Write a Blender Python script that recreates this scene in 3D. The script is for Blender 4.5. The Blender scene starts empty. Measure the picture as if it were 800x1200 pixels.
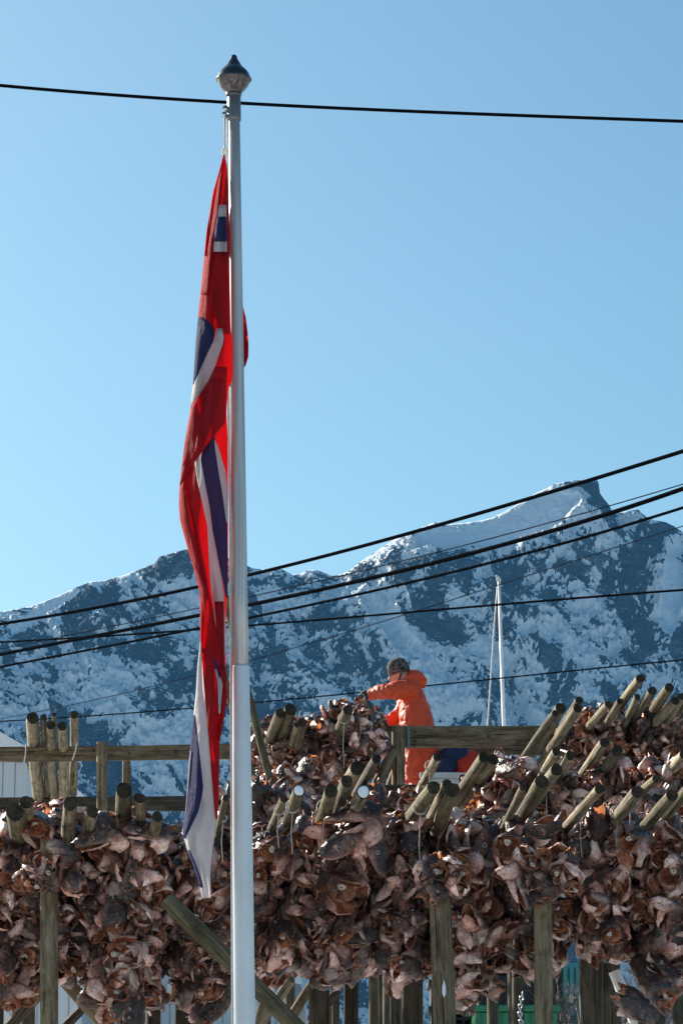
import bpy, bmesh, math, random
import numpy as np
from mathutils import Vector, Matrix, Quaternion, noise as mnoise

SC = bpy.context.scene
COL = SC.collection
R = random.Random(11)
NP = np.random.default_rng(5)
R2D = math.radians

# ------------------------------------------------------------------ camera
F = 3600.0                      # focal length in photo pixels (800 x 1200)
HORIZON = 1450.0
CAMZ = 1.6
PITCH = math.atan((HORIZON - 600) / F)
CP, SP = math.cos(PITCH), math.sin(PITCH)

def ray(px, py):
    a, b = (px - 400) / F, (600 - py) / F
    return Vector((a, CP - b * SP, SP + b * CP))

def at(px, py, Y):
    """point of the place seen at a photo pixel, Y metres ahead"""
    r = ray(px, py)
    t = Y / r.y
    return Vector((r.x * t, Y, CAMZ + r.z * t))

def mpp(py, Y):
    """metres per photo pixel there"""
    return Y / ray(400, py).y / F

def project(p):
    """points (n,3) -> px, py, depth"""
    x, y, z = p[:, 0], p[:, 1], p[:, 2] - CAMZ
    d = y * CP + z * SP
    u = -y * SP + z * CP
    return 400 + F * x / d, 600 - F * u / d, d

cam_d = bpy.data.cameras.new('camera')
cam_d.sensor_fit = 'VERTICAL'; cam_d.sensor_height = 36; cam_d.sensor_width = 24
cam_d.lens = F / 1200 * 36
cam_d.clip_start = 0.1; cam_d.clip_end = 20000
cam = bpy.data.objects.new('camera', cam_d)
cam.location = (0, 0, CAMZ); cam.rotation_euler = (math.pi / 2 + PITCH, 0, 0)
COL.objects.link(cam); SC.camera = cam

def gz(y):
    """height of the sloping ground"""
    return float(np.interp(y, [-500, 8, 30, 45, 200, 1400, 2500], [0, 0, 2.5, 3.0, 3.5, 20, 30]))

# ------------------------------------------------------------------ materials
class NT:
    def __init__(self, name):
        self.m = bpy.data.materials.new(name); self.m.use_nodes = True
        self.t = self.m.node_tree; self.t.nodes.clear()
        self.out = self.n('ShaderNodeOutputMaterial')
    def n(self, typ, **kw):
        nd = self.t.nodes.new(typ)
        for k, v in kw.items():
            if k.startswith('i_'):
                key = k[2:]
                key = int(key) if key.isdigit() else key.replace('_', ' ')
                nd.inputs[key].default_value = v
            else:
                setattr(nd, k, v)
        return nd
    def l(self, a, b): self.t.links.new(a, b)
    def ramp(self, fac, stops, interp='LINEAR'):
        r = self.n('ShaderNodeValToRGB'); cr = r.color_ramp; cr.interpolation = interp
        while len(cr.elements) < len(stops): cr.elements.new(0.5)
        for e, (p, c) in zip(cr.elements, stops):
            e.position = p; e.color = (*c, 1) if len(c) == 3 else c
        self.l(fac, r.inputs[0]); return r.outputs[0]
    def noise(self, vec, scale, detail=4, rough=0.55, dist=0.0):
        nd = self.n('ShaderNodeTexNoise'); nd.inputs['Scale'].default_value = scale
        nd.inputs['Detail'].default_value = detail; nd.inputs['Roughness'].default_value = rough
        nd.inputs['Distortion'].default_value = dist
        if vec is not None: self.l(vec, nd.inputs['Vector'])
        return nd.outputs['Fac']
    def mix(self, fac, a, b, blend='MIX'):
        nd = self.n('ShaderNodeMix', data_type='RGBA', blend_type=blend)
        for sock, v in ((nd.inputs[0], fac), (nd.inputs[6], a), (nd.inputs[7], b)):
            if hasattr(v, 'links') or hasattr(v, 'is_linked'): self.l(v, sock)
            elif isinstance(v, (int, float)): sock.default_value = v
            else: sock.default_value = (*v, 1)
        return nd.outputs[2]
    def math(self, op, a, b=0.0, c=None):
        nd = self.n('ShaderNodeMath', operation=op)
        for i, v in enumerate((a, b, c)):
            if v is None: continue
            if isinstance(v, (int, float)): nd.inputs[i].default_value = v
            else: self.l(v, nd.inputs[i])
        return nd.outputs[0]
    def bump(self, h, strength=0.3, dist=0.01):
        b = self.n('ShaderNodeBump'); b.inputs['Strength'].default_value = strength
        b.inputs['Distance'].default_value = dist; self.l(h, b.inputs['Height']); return b.outputs[0]
    def principled(self, col, rough=0.6, metal=0.0, normal=None, spec=0.5):
        p = self.n('ShaderNodeBsdfPrincipled')
        if hasattr(col, 'is_linked'): self.l(col, p.inputs['Base Color'])
        else: p.inputs['Base Color'].default_value = (*col, 1)
        if hasattr(rough, 'is_linked'): self.l(rough, p.inputs['Roughness'])
        else: p.inputs['Roughness'].default_value = rough
        p.inputs['Metallic'].default_value = metal
        p.inputs['Specular IOR Level'].default_value = spec
        if normal is not None: self.l(normal, p.inputs['Normal'])
        return p
    def end(self, sh):
        self.l(sh, self.out.inputs['Surface']); return self.m
    def coord(self, kind='Object', scale=None):
        c = self.n('ShaderNodeTexCoord').outputs[kind]
        if scale is None: return c
        mp = self.n('ShaderNodeMapping'); mp.inputs['Scale'].default_value = scale
        self.l(c, mp.inputs['Vector']); return mp.outputs[0]
    def orand(self): return self.n('ShaderNodeObjectInfo').outputs['Random']
    def shifted(self, vec):
        """texture vector moved per object"""
        v = self.n('ShaderNodeVectorMath', operation='ADD'); self.l(vec, v.inputs[0])
        cmb = self.n('ShaderNodeCombineXYZ'); r = self.math('MULTIPLY', self.orand(), 37.0)
        for i in range(3): self.l(r, cmb.inputs[i])
        self.l(cmb.outputs[0], v.inputs[1]); return v.outputs[0]

def plain(name, col, rough=0.6, metal=0.0, var=0.15, scale=6.0, spec=0.5, bump=0.0):
    t = NT(name); v = t.shifted(t.coord())
    f = t.noise(v, scale, 5)
    c = t.ramp(f, [(0.3, tuple(x * (1 - var) for x in col)), (0.7, tuple(min(1, x * (1 + var)) for x in col))])
    nrm = t.bump(t.noise(v, scale * 4, 4), bump, 0.01) if bump else None
    return t.end(t.principled(c, rough, metal, nrm, spec).outputs[0])

def wood(name, dark, light, green=0.3, greencol=(0.12, 0.13, 0.055)):
    t = NT(name); base = t.shifted(t.coord())
    def stretched(s):
        mp = t.n('ShaderNodeMapping'); mp.inputs['Scale'].default_value = s
        t.l(base, mp.inputs['Vector']); return mp.outputs[0]
    grain = t.noise(stretched((14, 14, 0.9)), 2.2, 7, 0.62, 0.4)
    fine = t.noise(stretched((60, 60, 3)), 2.0, 4, 0.6)
    blot = t.noise(stretched((3, 3, 1.3)), 1.6, 5, 0.6)
    c = t.ramp(grain, [(0.3, dark), (0.52, tuple((a + b) / 2 for a, b in zip(dark, light))), (0.72, light)])
    c = t.mix(t.ramp(blot, [(0.45, (0, 0, 0)), (0.7, (green, green, green))]), c, greencol)
    c = t.mix(t.ramp(fine, [(0.3, (0.55, 0.55, 0.55)), (0.55, (1, 1, 1))]), c, c)
    dk = t.ramp(fine, [(0.32, (0.45, 0.45, 0.45)), (0.5, (1, 1, 1))])
    c = t.mix(0.75, c, dk, 'MULTIPLY')
    val = t.math('MULTIPLY_ADD', t.orand(), 0.6, 0.7)
    stain = t.ramp(t.noise(stretched((5, 5, 2.2)), 2.4, 6, .7, .8), [(.36, (.38, .33, .28)), (.56, (1, 1, 1))])
    c = t.mix(.8, c, stain, 'MULTIPLY')
    crack = t.ramp(t.noise(stretched((26, 26, .55)), 2.6, 3, .5, .3), [(.375, (.16, .14, .12)), (.41, (1, 1, 1))])
    c = t.mix(.9, c, crack, 'MULTIPLY')
    hsv = t.n('ShaderNodeHueSaturation'); t.l(val, hsv.inputs['Value']); t.l(c, hsv.inputs['Color'])
    h = t.math('ADD', grain, t.math('MULTIPLY', fine, 0.6))
    return t.end(t.principled(hsv.outputs[0], 0.8, 0, t.bump(h, 0.8, 0.014), 0.25).outputs[0])

M = {}
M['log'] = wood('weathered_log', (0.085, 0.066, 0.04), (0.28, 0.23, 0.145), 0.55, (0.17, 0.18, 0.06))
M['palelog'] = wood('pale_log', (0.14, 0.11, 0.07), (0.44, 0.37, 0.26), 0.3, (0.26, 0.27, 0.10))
M['post'] = wood('post_wood', (0.13, 0.095, 0.06), (0.36, 0.28, 0.18), 0.3, (0.16, 0.14, 0.05))
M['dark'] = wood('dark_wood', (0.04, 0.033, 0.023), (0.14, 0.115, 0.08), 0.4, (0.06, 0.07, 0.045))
M['rail'] = wood('rail_wood', (0.13, 0.092, 0.055), (0.36, 0.27, 0.165), 0.3, (0.15, 0.135, 0.05))

def endgrain():
    t = NT('end_grain'); v = t.shifted(t.coord())
    d = t.n('ShaderNodeTexWave', wave_type='RINGS', rings_direction='Z')
    d.inputs['Scale'].default_value = 14; d.inputs['Distortion'].default_value = 3; d.inputs['Detail'].default_value = 3
    t.l(t.coord(), d.inputs['Vector'])
    n = t.noise(v, 20, 5)
    c = t.ramp(n, [(0.3, (0.014, 0.011, 0.008)), (0.7, (0.065, 0.050, 0.032))])
    c = t.mix(0.35, c, d.outputs['Color'], 'MULTIPLY')
    return t.end(t.principled(c, 0.85, 0, t.bump(n, 0.5, 0.01), 0.2).outputs[0])
M['end'] = endgrain()

def fish_skin():
    t = NT('fish_skin')
    dv = t.n('ShaderNodeAttribute', attribute_name='dv').outputs['Fac']
    rn = t.n('ShaderNodeAttribute', attribute_name='rnd').outputs['Fac']
    r = t.math('FRACT', t.math('ADD', rn, t.orand()))
    v = t.shifted(t.coord())
    big = t.noise(v, 11, 5, 0.6, 0.5); fine = t.noise(v, 70, 5, 0.65); mid = t.noise(v, 28, 5, 0.6, 0.8)
    f = t.math('ADD', dv, t.math('MULTIPLY_ADD', big, 1.1, -0.55))
    c = t.ramp(f, [(0.06, (0.88, 0.64, 0.58)), (0.26, (0.62, 0.385, 0.35)), (0.44, (0.23, 0.118, 0.10)), (0.66, (0.04, 0.024, 0.022))])
    warm = t.ramp(mid, [(0.5, (0, 0, 0)), (0.72, (0.8, 0.8, 0.8))])
    c = t.mix(warm, c, (0.30, 0.14, 0.09))
    spots = t.ramp(fine, [(0.36, (0.5, 0.46, 0.46)), (0.52, (1, 1, 1))])
    c = t.mix(0.8, c, spots, 'MULTIPLY')
    hsv = t.n('ShaderNodeHueSaturation')
    t.l(t.math('MULTIPLY_ADD', r, 1.10, 0.50), hsv.inputs['Value'])
    t.l(t.math('MULTIPLY_ADD', t.math('FRACT', t.math('MULTIPLY', r, 7.31)), 0.6, 0.65), hsv.inputs['Saturation'])
    t.l(c, hsv.inputs['Color'])
    h = t.math('ADD', t.math('MULTIPLY', fine, 0.4), mid)
    c = t.mix(1.0, hsv.outputs[0], (1.0, .872, .80), 'MULTIPLY')
    p = t.principled(c, t.math('MULTIPLY_ADD', big, 0.5, 0.06), 0, t.bump(h, 0.9, 0.010), 0.6)
    return t.end(p.outputs[0])

def fish_flesh():
    t = NT('dried_flesh')
    rn = t.n('ShaderNodeAttribute', attribute_name='rnd').outputs['Fac']
    r = t.math('FRACT', t.math('ADD', t.math('MULTIPLY', rn, 3.7), t.orand()))
    v = t.shifted(t.coord())
    n = t.noise(v, 30, 6, 0.65, 1.2); b = t.noise(v, 12, 4, 0.5)
    c = t.ramp(n, [(0.28, (0.06, 0.015, 0.010)), (0.42, (0.38, 0.12, 0.065)), (0.56, (0.62, 0.30, 0.17)), (0.72, (0.85, 0.58, 0.40))])
    c = t.mix(t.ramp(b, [(0.5, (0, 0, 0)), (0.7, (0.7, 0.7, 0.7))]), c, (0.26, 0.055, 0.05))
    hsv = t.n('ShaderNodeHueSaturation')
    t.l(t.math('MULTIPLY_ADD', r, 0.6, 0.7), hsv.inputs['Value']); t.l(c, hsv.inputs['Color'])
    p = t.principled(hsv.outputs[0], 0.5, 0, t.bump(n, 0.7, 0.008), 0.4)
    tr = t.n('ShaderNodeBsdfTranslucent'); tr.inputs['Color'].default_value = (0.75, 0.27, 0.10, 1)
    mx = t.n('ShaderNodeMixShader'); mx.inputs[0].default_value = 0.3
    t.l(p.outputs[0], mx.inputs[1]); t.l(tr.outputs[0], mx.inputs[2])
    return t.end(mx.outputs[0])

M['skin'] = fish_skin(); M['flesh'] = fish_flesh()
M['bone'] = plain('pale_bone', (0.62, 0.50, 0.40), 0.55, var=0.2, scale=25)
M['eyewhite'] = plain('eye_ring', (0.34, 0.29, 0.23), 0.25, var=0.2, scale=40)
M['pupil'] = plain('eye_pupil', (0.03, 0.028, 0.026), 0.15)
M['snow'] = plain('snow', (0.80, 0.83, 0.87), 0.7, var=0.06, scale=5, bump=0.3)
M['cable'] = plain('cable_black', (0.006, 0.006, 0.007), 0.9, spec=0.0)
M['thincable'] = plain('cable_grey', (0.02, 0.02, 0.022), 0.9, spec=0.0)
M['rope'] = plain('rope_white', (0.62, 0.60, 0.56), 0.8, var=0.2, scale=60)
M['twine'] = plain('twine', (0.45, 0.42, 0.37), 0.8)
M['chrome'] = plain('polished_metal', (0.55, 0.55, 0.56), 0.16, 1.0, var=0.05)
M['greymetal'] = plain('grey_metal', (0.16, 0.165, 0.17), 0.42, 0.7, var=0.1)
M['white'] = plain('white_paint', (0.78, 0.79, 0.80), 0.5, var=0.05, scale=2)

def pole_mat():
    t = NT('pole_lacquer_shaded'); v = t.coord('Object', (30, 30, 0.6))
    n = t.noise(v, 2.0, 5)
    c = t.ramp(n, [(0.35, (0.33, 0.33, 0.335)), (0.65, (0.50, 0.50, 0.50))])  # greyer tone puts the shade on the upper shaft into its colour
    return t.end(t.principled(c, t.math('MULTIPLY_ADD', n, 0.2, 0.22), 0.35, None, 0.5).outputs[0])
M['pole'] = pole_mat()

def cloth(name, col, trans, tf=0.62):
    t = NT(name); v = t.coord()
    n = t.noise(v, 3, 4)
    wv = t.n('ShaderNodeTexWave'); wv.inputs['Scale'].default_value = 260
    t.l(v, wv.inputs['Vector'])
    c = t.ramp(n, [(0.3, tuple(x * 0.9 for x in col)), (0.7, col)])
    nrm = t.bump(t.math('ADD', t.noise(t.coord('Object', (1, 1, .35)), 16, 5, .6, .8), t.math('MULTIPLY', t.noise(v, 50, 4), .3)), 0.7, 0.03)
    d = t.principled(c, 0.75, 0, nrm, 0.15)
    tr = t.n('ShaderNodeBsdfTranslucent'); tr.inputs['Color'].default_value = (*trans, 1)
    mx = t.n('ShaderNodeMixShader'); mx.inputs[0].default_value = tf
    t.l(d.outputs[0], mx.inputs[1]); t.l(tr.outputs[0], mx.inputs[2])
    return t.end(mx.outputs[0])
M['fred'] = cloth('flag_red', (0.46, 0.018, 0.028), (0.62, 0.022, 0.028))
M['fwhite'] = cloth('flag_white', (0.72, 0.71, 0.73), (0.75, 0.7, 0.72))
M['fblue'] = cloth('flag_blue', (0.05, 0.06, 0.16), (0.24, 0.22, 0.50))

def oilskin(name, col, tf=0.0):
    t = NT(name); v = t.coord()
    n = t.noise(v, 5, 5, 0.55, 0.6); w = t.noise(v, 13, 4, 0.5, 1.0)
    c = t.ramp(n, [(0.3, tuple(x * 0.82 for x in col)), (0.7, col)])
    p = t.principled(c, 0.5, 0, t.bump(t.math('ADD', n, t.math('MULTIPLY', w, 0.6)), 0.8, 0.06), 0.35)
    return t.end(p.outputs[0])
M['orange'] = oilskin('orange_oilskin', (0.80, 0.088, 0.025))
M['redorange'] = oilskin('red_oilskin', (0.80, 0.05, 0.02))
M['navy'] = oilskin('navy_cloth', (0.02, 0.042, 0.10))
M['skinp'] = plain('person_skin', (0.52, 0.28, 0.20), 0.5, var=0.08, scale=20)
M['hair'] = plain('hair_grey', (0.30, 0.27, 0.24), 0.7)
M['glove'] = plain('green_glove', (0.015, 0.05, 0.035), 0.6)
M['boot'] = plain('rubber_boot', (0.03, 0.035, 0.03), 0.4)

def knit():
    t = NT('flecked_knit'); v = t.coord('Object', (1, 1, 1.5))
    vo = t.n('ShaderNodeTexVoronoi'); vo.inputs['Scale'].default_value = 105; t.l(v, vo.inputs['Vector'])
    c = t.ramp(vo.outputs['Color'], [(0.45, (0.02, 0.02, 0.022)), (0.62, (0.26, 0.24, 0.22))], 'CONSTANT')
    return t.end(t.principled(c, 0.9, 0, t.bump(vo.outputs['Distance'], 0.6, 0.01), 0.2).outputs[0])
M['knit'] = knit()

# ------------------------------------------------------------------ object helpers
def tag(o, label=None, cat=None, group=None, kind=None):
    if label: o['label'] = label
    if cat: o['category'] = cat
    if group: o['group'] = group
    if kind: o['kind'] = kind
    return o

def empty(name, loc, label, cat, group=None):
    o = bpy.data.objects.new(name, None); COL.objects.link(o); o.location = loc
    o.empty_display_size = 0.2
    return tag(o, label, cat, group)

def link(name, mesh, parent=None, loc=None):
    o = bpy.data.objects.new(name, mesh); COL.objects.link(o)
    if parent is not None: o.parent = parent
    if loc is not None: o.location = loc
    return o

class MB:
    def __init__(self): self.v, self.f, self.m, self.s = [], [], [], []
    def add(self, vs, fs, mi=0, smooth=True):
        b = len(self.v); self.v += [tuple(p) for p in vs]
        for f in fs:
            self.f.append(tuple(i + b for i in f)); self.m.append(mi); self.s.append(smooth)
        return self
    def tube(self, pts, radii, n=10, mi=0, caps=True, squash=None):
        pts = [Vector(p) for p in pts]
        if not hasattr(radii, '__len__'): radii = [radii] * len(pts)
        vs, fs = [], []; up = None
        for i, p in enumerate(pts):
            d = (pts[min(i + 1, len(pts) - 1)] - pts[max(i - 1, 0)]).normalized()
            if up is None:
                up = Vector((0, 0, 1)) if abs(d.z) < 0.9 else Vector((0, 1, 0))
            a = d.cross(up).normalized(); b = a.cross(d).normalized(); up = b
            r = radii[i]
            for k in range(n):
                th = 2 * math.pi * k / n
                ra = r if squash is None else r * squash
                vs.append(p + a * (ra * math.cos(th)) + b * (r * math.sin(th)))
        for i in range(len(pts) - 1):
            for k in range(n):
                fs.append((i * n + k, i * n + (k + 1) % n, (i + 1) * n + (k + 1) % n, (i + 1) * n + k))
        if caps:
            fs.append(tuple(range(n - 1, -1, -1))); fs.append(tuple((len(pts) - 1) * n + k for k in range(n)))
        return self.add(vs, fs, mi)
    def box(self, lo, hi, mi=0, bev=0.0):
        x0, y0, z0 = lo; x1, y1, z1 = hi
        if not bev:
            vs = [(x0, y0, z0), (x1, y0, z0), (x1, y1, z0), (x0, y1, z0), (x0, y0, z1), (x1, y0, z1), (x1, y1, z1), (x0, y1, z1)]
            return self.add(vs, [(3, 2, 1, 0), (4, 5, 6, 7), (0, 1, 5, 4), (1, 2, 6, 5), (2, 3, 7, 6), (3, 0, 4, 7)], mi, False)
        bm = bmesh.new(); bmesh.ops.create_cube(bm, size=1)
        for v in bm.verts:
            v.co = Vector(((x0 + x1) / 2 + v.co.x * (x1 - x0), (y0 + y1) / 2 + v.co.y * (y1 - y0), (z0 + z1) / 2 + v.co.z * (z1 - z0)))
        bmesh.ops.bevel(bm, geom=bm.edges[:], offset=bev, segments=2, affect='EDGES', profile=0.5)
        bm.verts.index_update()
        self.add([v.co for v in bm.verts], [[v.index for v in f.verts] for f in bm.faces], mi, False); bm.free()
        return self
    def prism(self, poly, y0, y1, mi=0):
        """polygon of (x,z) extruded along y"""
        n = len(poly)
        vs = [(x, y0, z) for x, z in poly] + [(x, y1, z) for x, z in poly]
        fs = [tuple(range(n)), tuple(range(2 * n - 1, n - 1, -1))] + [(i, i + n, (i + 1) % n + n, (i + 1) % n) for i in range(n)]
        return self.add(vs, fs, mi, False)
    def lathe(self, prof, n=24, mi=0, axis=None):
        vs, fs = [], []
        for r, z in prof:
            for k in range(n):
                th = 2 * math.pi * k / n
                vs.append((r * math.cos(th), r * math.sin(th), z))
        for i in range(len(prof) - 1):
            for k in range(n):
                fs.append((i * n + k, i * n + (k + 1) % n, (i + 1) * n + (k + 1) % n, (i + 1) * n + k))
        fs.append(tuple(range(n - 1, -1, -1))); fs.append(tuple((len(prof) - 1) * n + k for k in range(n)))
        return self.add(vs, fs, mi)
    def mesh(self, name, mats):
        me = bpy.data.meshes.new(name)
        me.from_pydata(self.v, [], self.f)
        for m in (mats if isinstance(mats, (list, tuple)) else [mats]): me.materials.append(m)
        me.polygons.foreach_set('material_index', self.m); me.polygons.foreach_set('use_smooth', self.s)
        me.update(); return me
    def build(self, name, mats, parent=None, loc=None):
        v = self.v
        if loc is not None:
            l = Vector(loc); self.v = [tuple(Vector(p) - l) for p in v]
        return link(name, self.mesh(name, mats), parent, loc)

def z_to(d):
    return Vector(d).to_track_quat('Z', 'Y')

# ------------------------------------------------------------------ logs, poles and beams
def log_mesh(name, L, r0, r1, mat, seed, n=12, square=None, bow=0.012):
    """round or squared timber along local z, base at the origin"""
    rr = random.Random(seed); mb = MB()
    ns = max(5, min(26, int(L / 0.22)))
    ph = [rr.uniform(0, 6.28) for _ in range(6)]
    vs, fs = [], []
    if square:
        w, h = square; b = min(w, h) * 0.08
        prof = [(-w/2 + b, -h/2), (w/2 - b, -h/2), (w/2, -h/2 + b), (w/2, h/2 - b), (w/2 - b, h/2), (-w/2 + b, h/2), (-w/2, h/2 - b), (-w/2, -h/2 + b)]
        n = 8
    for i in range(ns + 1):
        t = i / ns; z = L * t; r = r0 + (r1 - r0) * t
        ox = bow * L * 0.3 * math.sin(t * math.pi * 1.3 + ph[0]); oy = bow * L * 0.3 * math.sin(t * math.pi * 1.1 + ph[1])
        for k in range(n):
            th = 2 * math.pi * k / n
            wob = 1 + 0.045 * math.sin(2 * th + ph[2] + z * 1.3) + 0.035 * math.sin(3 * th + ph[3] - z * 2.1) + rr.uniform(-0.025, 0.025)
            if i in (0, ns): wob *= 0.96
            if square:
                px_, py_ = prof[k]; j = 1 + rr.uniform(-0.02, 0.02)
                vs.append((px_ * j + ox * 0.3, py_ * j + oy * 0.3, z))
            else:
                vs.append((r * wob * math.cos(th) + ox, r * wob * math.sin(th) + oy, z))
    for i in range(ns):
        for k in range(n):
            fs.append((i * n + k, i * n + (k + 1) % n, (i + 1) * n + (k + 1) % n, (i + 1) * n + k))
    mb.add(vs, fs, 0, not square)
    mb.add([vs[k] for k in range(n)], [tuple(range(n - 1, -1, -1))], 1, False)
    mb.add([vs[ns * n + k] for k in range(n)], [tuple(range(n))], 1, False)
    return mb.mesh(name, [mat, M['end']]), vs[:n]

SEED = [100]
def log(name, label, cat, A, B, r0, r1=None, mat='log', group=None, square=None, end=False, snowcap=False, roll=None, bow=0.02):
    A, B = Vector(A), Vector(B); SEED[0] += 1
    d = B - A
    me, ring = log_mesh(name, d.length, r0, r1 or r0, M[mat], SEED[0], square=square, bow=bow)
    o = link(name, me); o.location = A
    if square:
        # keep the squared section upright
        z = d.normalized(); up = Vector((0, 0, 1)) if abs(z.z) < 0.9 else Vector((0, -1, 0))
        x = up.cross(z).normalized(); y = z.cross(x)
        o.rotation_mode = 'QUATERNION'; o.rotation_quaternion = Matrix((x, y, z)).transposed().to_quaternion()
    else:
        o.rotation_mode = 'QUATERNION'; o.rotation_quaternion = z_to(d)
    tag(o, label, cat, group)
    if end or snowcap:
        # the sawn face, a little saucered, 3 mm proud of the timber
        c = Vector((sum(p[0] for p in ring) / len(ring), sum(p[1] for p in ring) / len(ring), 0))
        rr = random.Random(SEED[0]); mb = MB(); n = len(ring); vs = []
        for fr, dz in ((1.0, 0.004), (0.97, -0.004), (0.7, -0.005), (0.35, -0.003)):
            for p in ring: vs.append(((p[0] - c.x) * fr + c.x, (p[1] - c.y) * fr + c.y, dz + rr.uniform(-.001, .001)))
        fs = []
        for i in range(3):
            for k in range(n): fs.append((i * n + k, (i + 1) * n + k, (i + 1) * n + (k + 1) % n, i * n + (k + 1) % n))
        fs.append(tuple(3 * n + k for k in range(n - 1, -1, -1)))
        mb.add(vs, fs, 0, False)
        mb.build('cut_end', M['end'], o)
        if snowcap:
            mb = MB(); vs = []
            for fr, dz in ((0.84, -0.004), (0.8, -0.010), (0.5, -0.014), (0.2, -0.016)):
                for p in ring:
                    vs.append(((p[0] - c.x) * fr * rr.uniform(.96, 1.02) + c.x, (p[1] - c.y) * fr + c.y, dz))
            mb.add(vs, fs, 0, True)
            sn = mb.build('snow_cap', M['snow'], o); sn['label'] = 'white snow plug frozen on the sawn pole end'
    return o

def cord_on(o, zpos, r, hang):
    """twine lashed round a pole, with a loose end hanging down"""
    mb = MB(); q = o.rotation_quaternion.inverted(); down = q @ Vector((0, 0, -1))
    n = 14; pts = []
    for t in (0, 0.018):
        ring = [(1.03 * r * math.cos(2 * math.pi * k / n), 1.03 * r * math.sin(2 * math.pi * k / n), zpos + t) for k in range(n + 1)]
        mb.tube(ring, 0.004, 5)
    p0 = Vector((0, 0, zpos)) + down * r
    mb.tube([p0, p0 + down * hang * 0.5 + Vector((0.01, 0, 0)), p0 + down * hang], 0.0035, 5)
    mb.build('cord', M['twine'], o)

VP = (88, 1740)                 # where the horizontal drying poles run to
PDIR = ray(*VP).normalized()

def pole(px, py, dpx, Y, label, L=4.5, mat='log', group='drying poles with their sawn ends towards the viewer', snowcap=False, cord=None, jit=0.035, vp=None):
    A = at(px, py, Y); r = dpx / 2 * mpp(py, Y) * R.uniform(.9, 1.1)
    d = (ray(*vp).normalized() if vp else PDIR) + Vector((R.uniform(-jit, jit), 0, R.uniform(-jit, jit) * 0.5))
    o = log('drying_pole', label, 'pole', A, A + d.normalized() * L, r, r * 1.12, mat, group, end=True, snowcap=snowcap, bow=.006 if Y > 30.5 else .014)
    if cord: cord_on(o, cord[0], r, cord[1])
    return o

# --- poles of the nearest row
G_F = 'sawn poles of the front row'
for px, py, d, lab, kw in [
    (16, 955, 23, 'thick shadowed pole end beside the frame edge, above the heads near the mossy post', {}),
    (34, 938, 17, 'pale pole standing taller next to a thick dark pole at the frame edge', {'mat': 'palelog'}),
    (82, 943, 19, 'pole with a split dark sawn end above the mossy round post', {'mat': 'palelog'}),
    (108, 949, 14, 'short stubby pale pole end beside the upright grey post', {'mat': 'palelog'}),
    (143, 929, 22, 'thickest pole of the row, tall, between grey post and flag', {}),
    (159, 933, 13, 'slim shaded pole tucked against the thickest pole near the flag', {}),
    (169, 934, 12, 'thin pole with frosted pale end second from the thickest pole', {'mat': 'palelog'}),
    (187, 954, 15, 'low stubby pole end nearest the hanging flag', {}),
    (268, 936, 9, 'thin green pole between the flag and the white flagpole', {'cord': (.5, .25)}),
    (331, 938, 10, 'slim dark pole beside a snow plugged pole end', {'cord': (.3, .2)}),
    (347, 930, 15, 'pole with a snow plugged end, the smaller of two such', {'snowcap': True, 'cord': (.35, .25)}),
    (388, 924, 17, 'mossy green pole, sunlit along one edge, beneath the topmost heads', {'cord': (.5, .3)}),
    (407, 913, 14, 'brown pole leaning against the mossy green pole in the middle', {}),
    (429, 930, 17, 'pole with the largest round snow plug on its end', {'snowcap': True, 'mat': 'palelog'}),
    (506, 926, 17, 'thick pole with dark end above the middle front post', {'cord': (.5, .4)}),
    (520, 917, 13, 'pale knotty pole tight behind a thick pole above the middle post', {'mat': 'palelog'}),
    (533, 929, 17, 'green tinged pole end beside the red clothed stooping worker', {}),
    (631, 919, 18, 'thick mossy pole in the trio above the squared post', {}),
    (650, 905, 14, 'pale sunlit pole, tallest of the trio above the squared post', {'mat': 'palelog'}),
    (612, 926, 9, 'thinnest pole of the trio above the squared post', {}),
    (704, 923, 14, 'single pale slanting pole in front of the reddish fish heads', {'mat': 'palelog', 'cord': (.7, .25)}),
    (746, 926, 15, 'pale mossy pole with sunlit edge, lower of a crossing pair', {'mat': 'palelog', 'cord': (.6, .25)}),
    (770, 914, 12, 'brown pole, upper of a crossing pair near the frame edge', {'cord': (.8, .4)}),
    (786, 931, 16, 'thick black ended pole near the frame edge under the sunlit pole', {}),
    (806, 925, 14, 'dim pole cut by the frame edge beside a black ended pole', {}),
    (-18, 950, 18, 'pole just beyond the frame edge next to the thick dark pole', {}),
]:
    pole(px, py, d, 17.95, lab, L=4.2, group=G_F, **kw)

# --- second row
G_M = 'sawn poles of the second row'
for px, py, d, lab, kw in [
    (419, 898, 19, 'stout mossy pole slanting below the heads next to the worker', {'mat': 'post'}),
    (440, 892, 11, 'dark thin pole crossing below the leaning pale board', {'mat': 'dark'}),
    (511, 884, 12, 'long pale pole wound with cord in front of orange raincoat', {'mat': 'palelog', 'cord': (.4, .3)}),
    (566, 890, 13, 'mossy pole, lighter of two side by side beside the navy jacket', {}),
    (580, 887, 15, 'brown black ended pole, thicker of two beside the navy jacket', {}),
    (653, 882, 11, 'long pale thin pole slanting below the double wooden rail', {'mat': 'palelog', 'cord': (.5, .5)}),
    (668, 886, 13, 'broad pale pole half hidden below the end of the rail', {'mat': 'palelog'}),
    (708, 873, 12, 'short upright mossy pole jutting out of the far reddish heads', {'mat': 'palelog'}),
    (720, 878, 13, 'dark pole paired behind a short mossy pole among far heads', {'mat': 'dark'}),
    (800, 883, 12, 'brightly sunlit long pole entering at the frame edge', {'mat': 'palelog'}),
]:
    pole(px, py, d, 22.9, lab, L=4.6, group=G_M, **kw)

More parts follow.
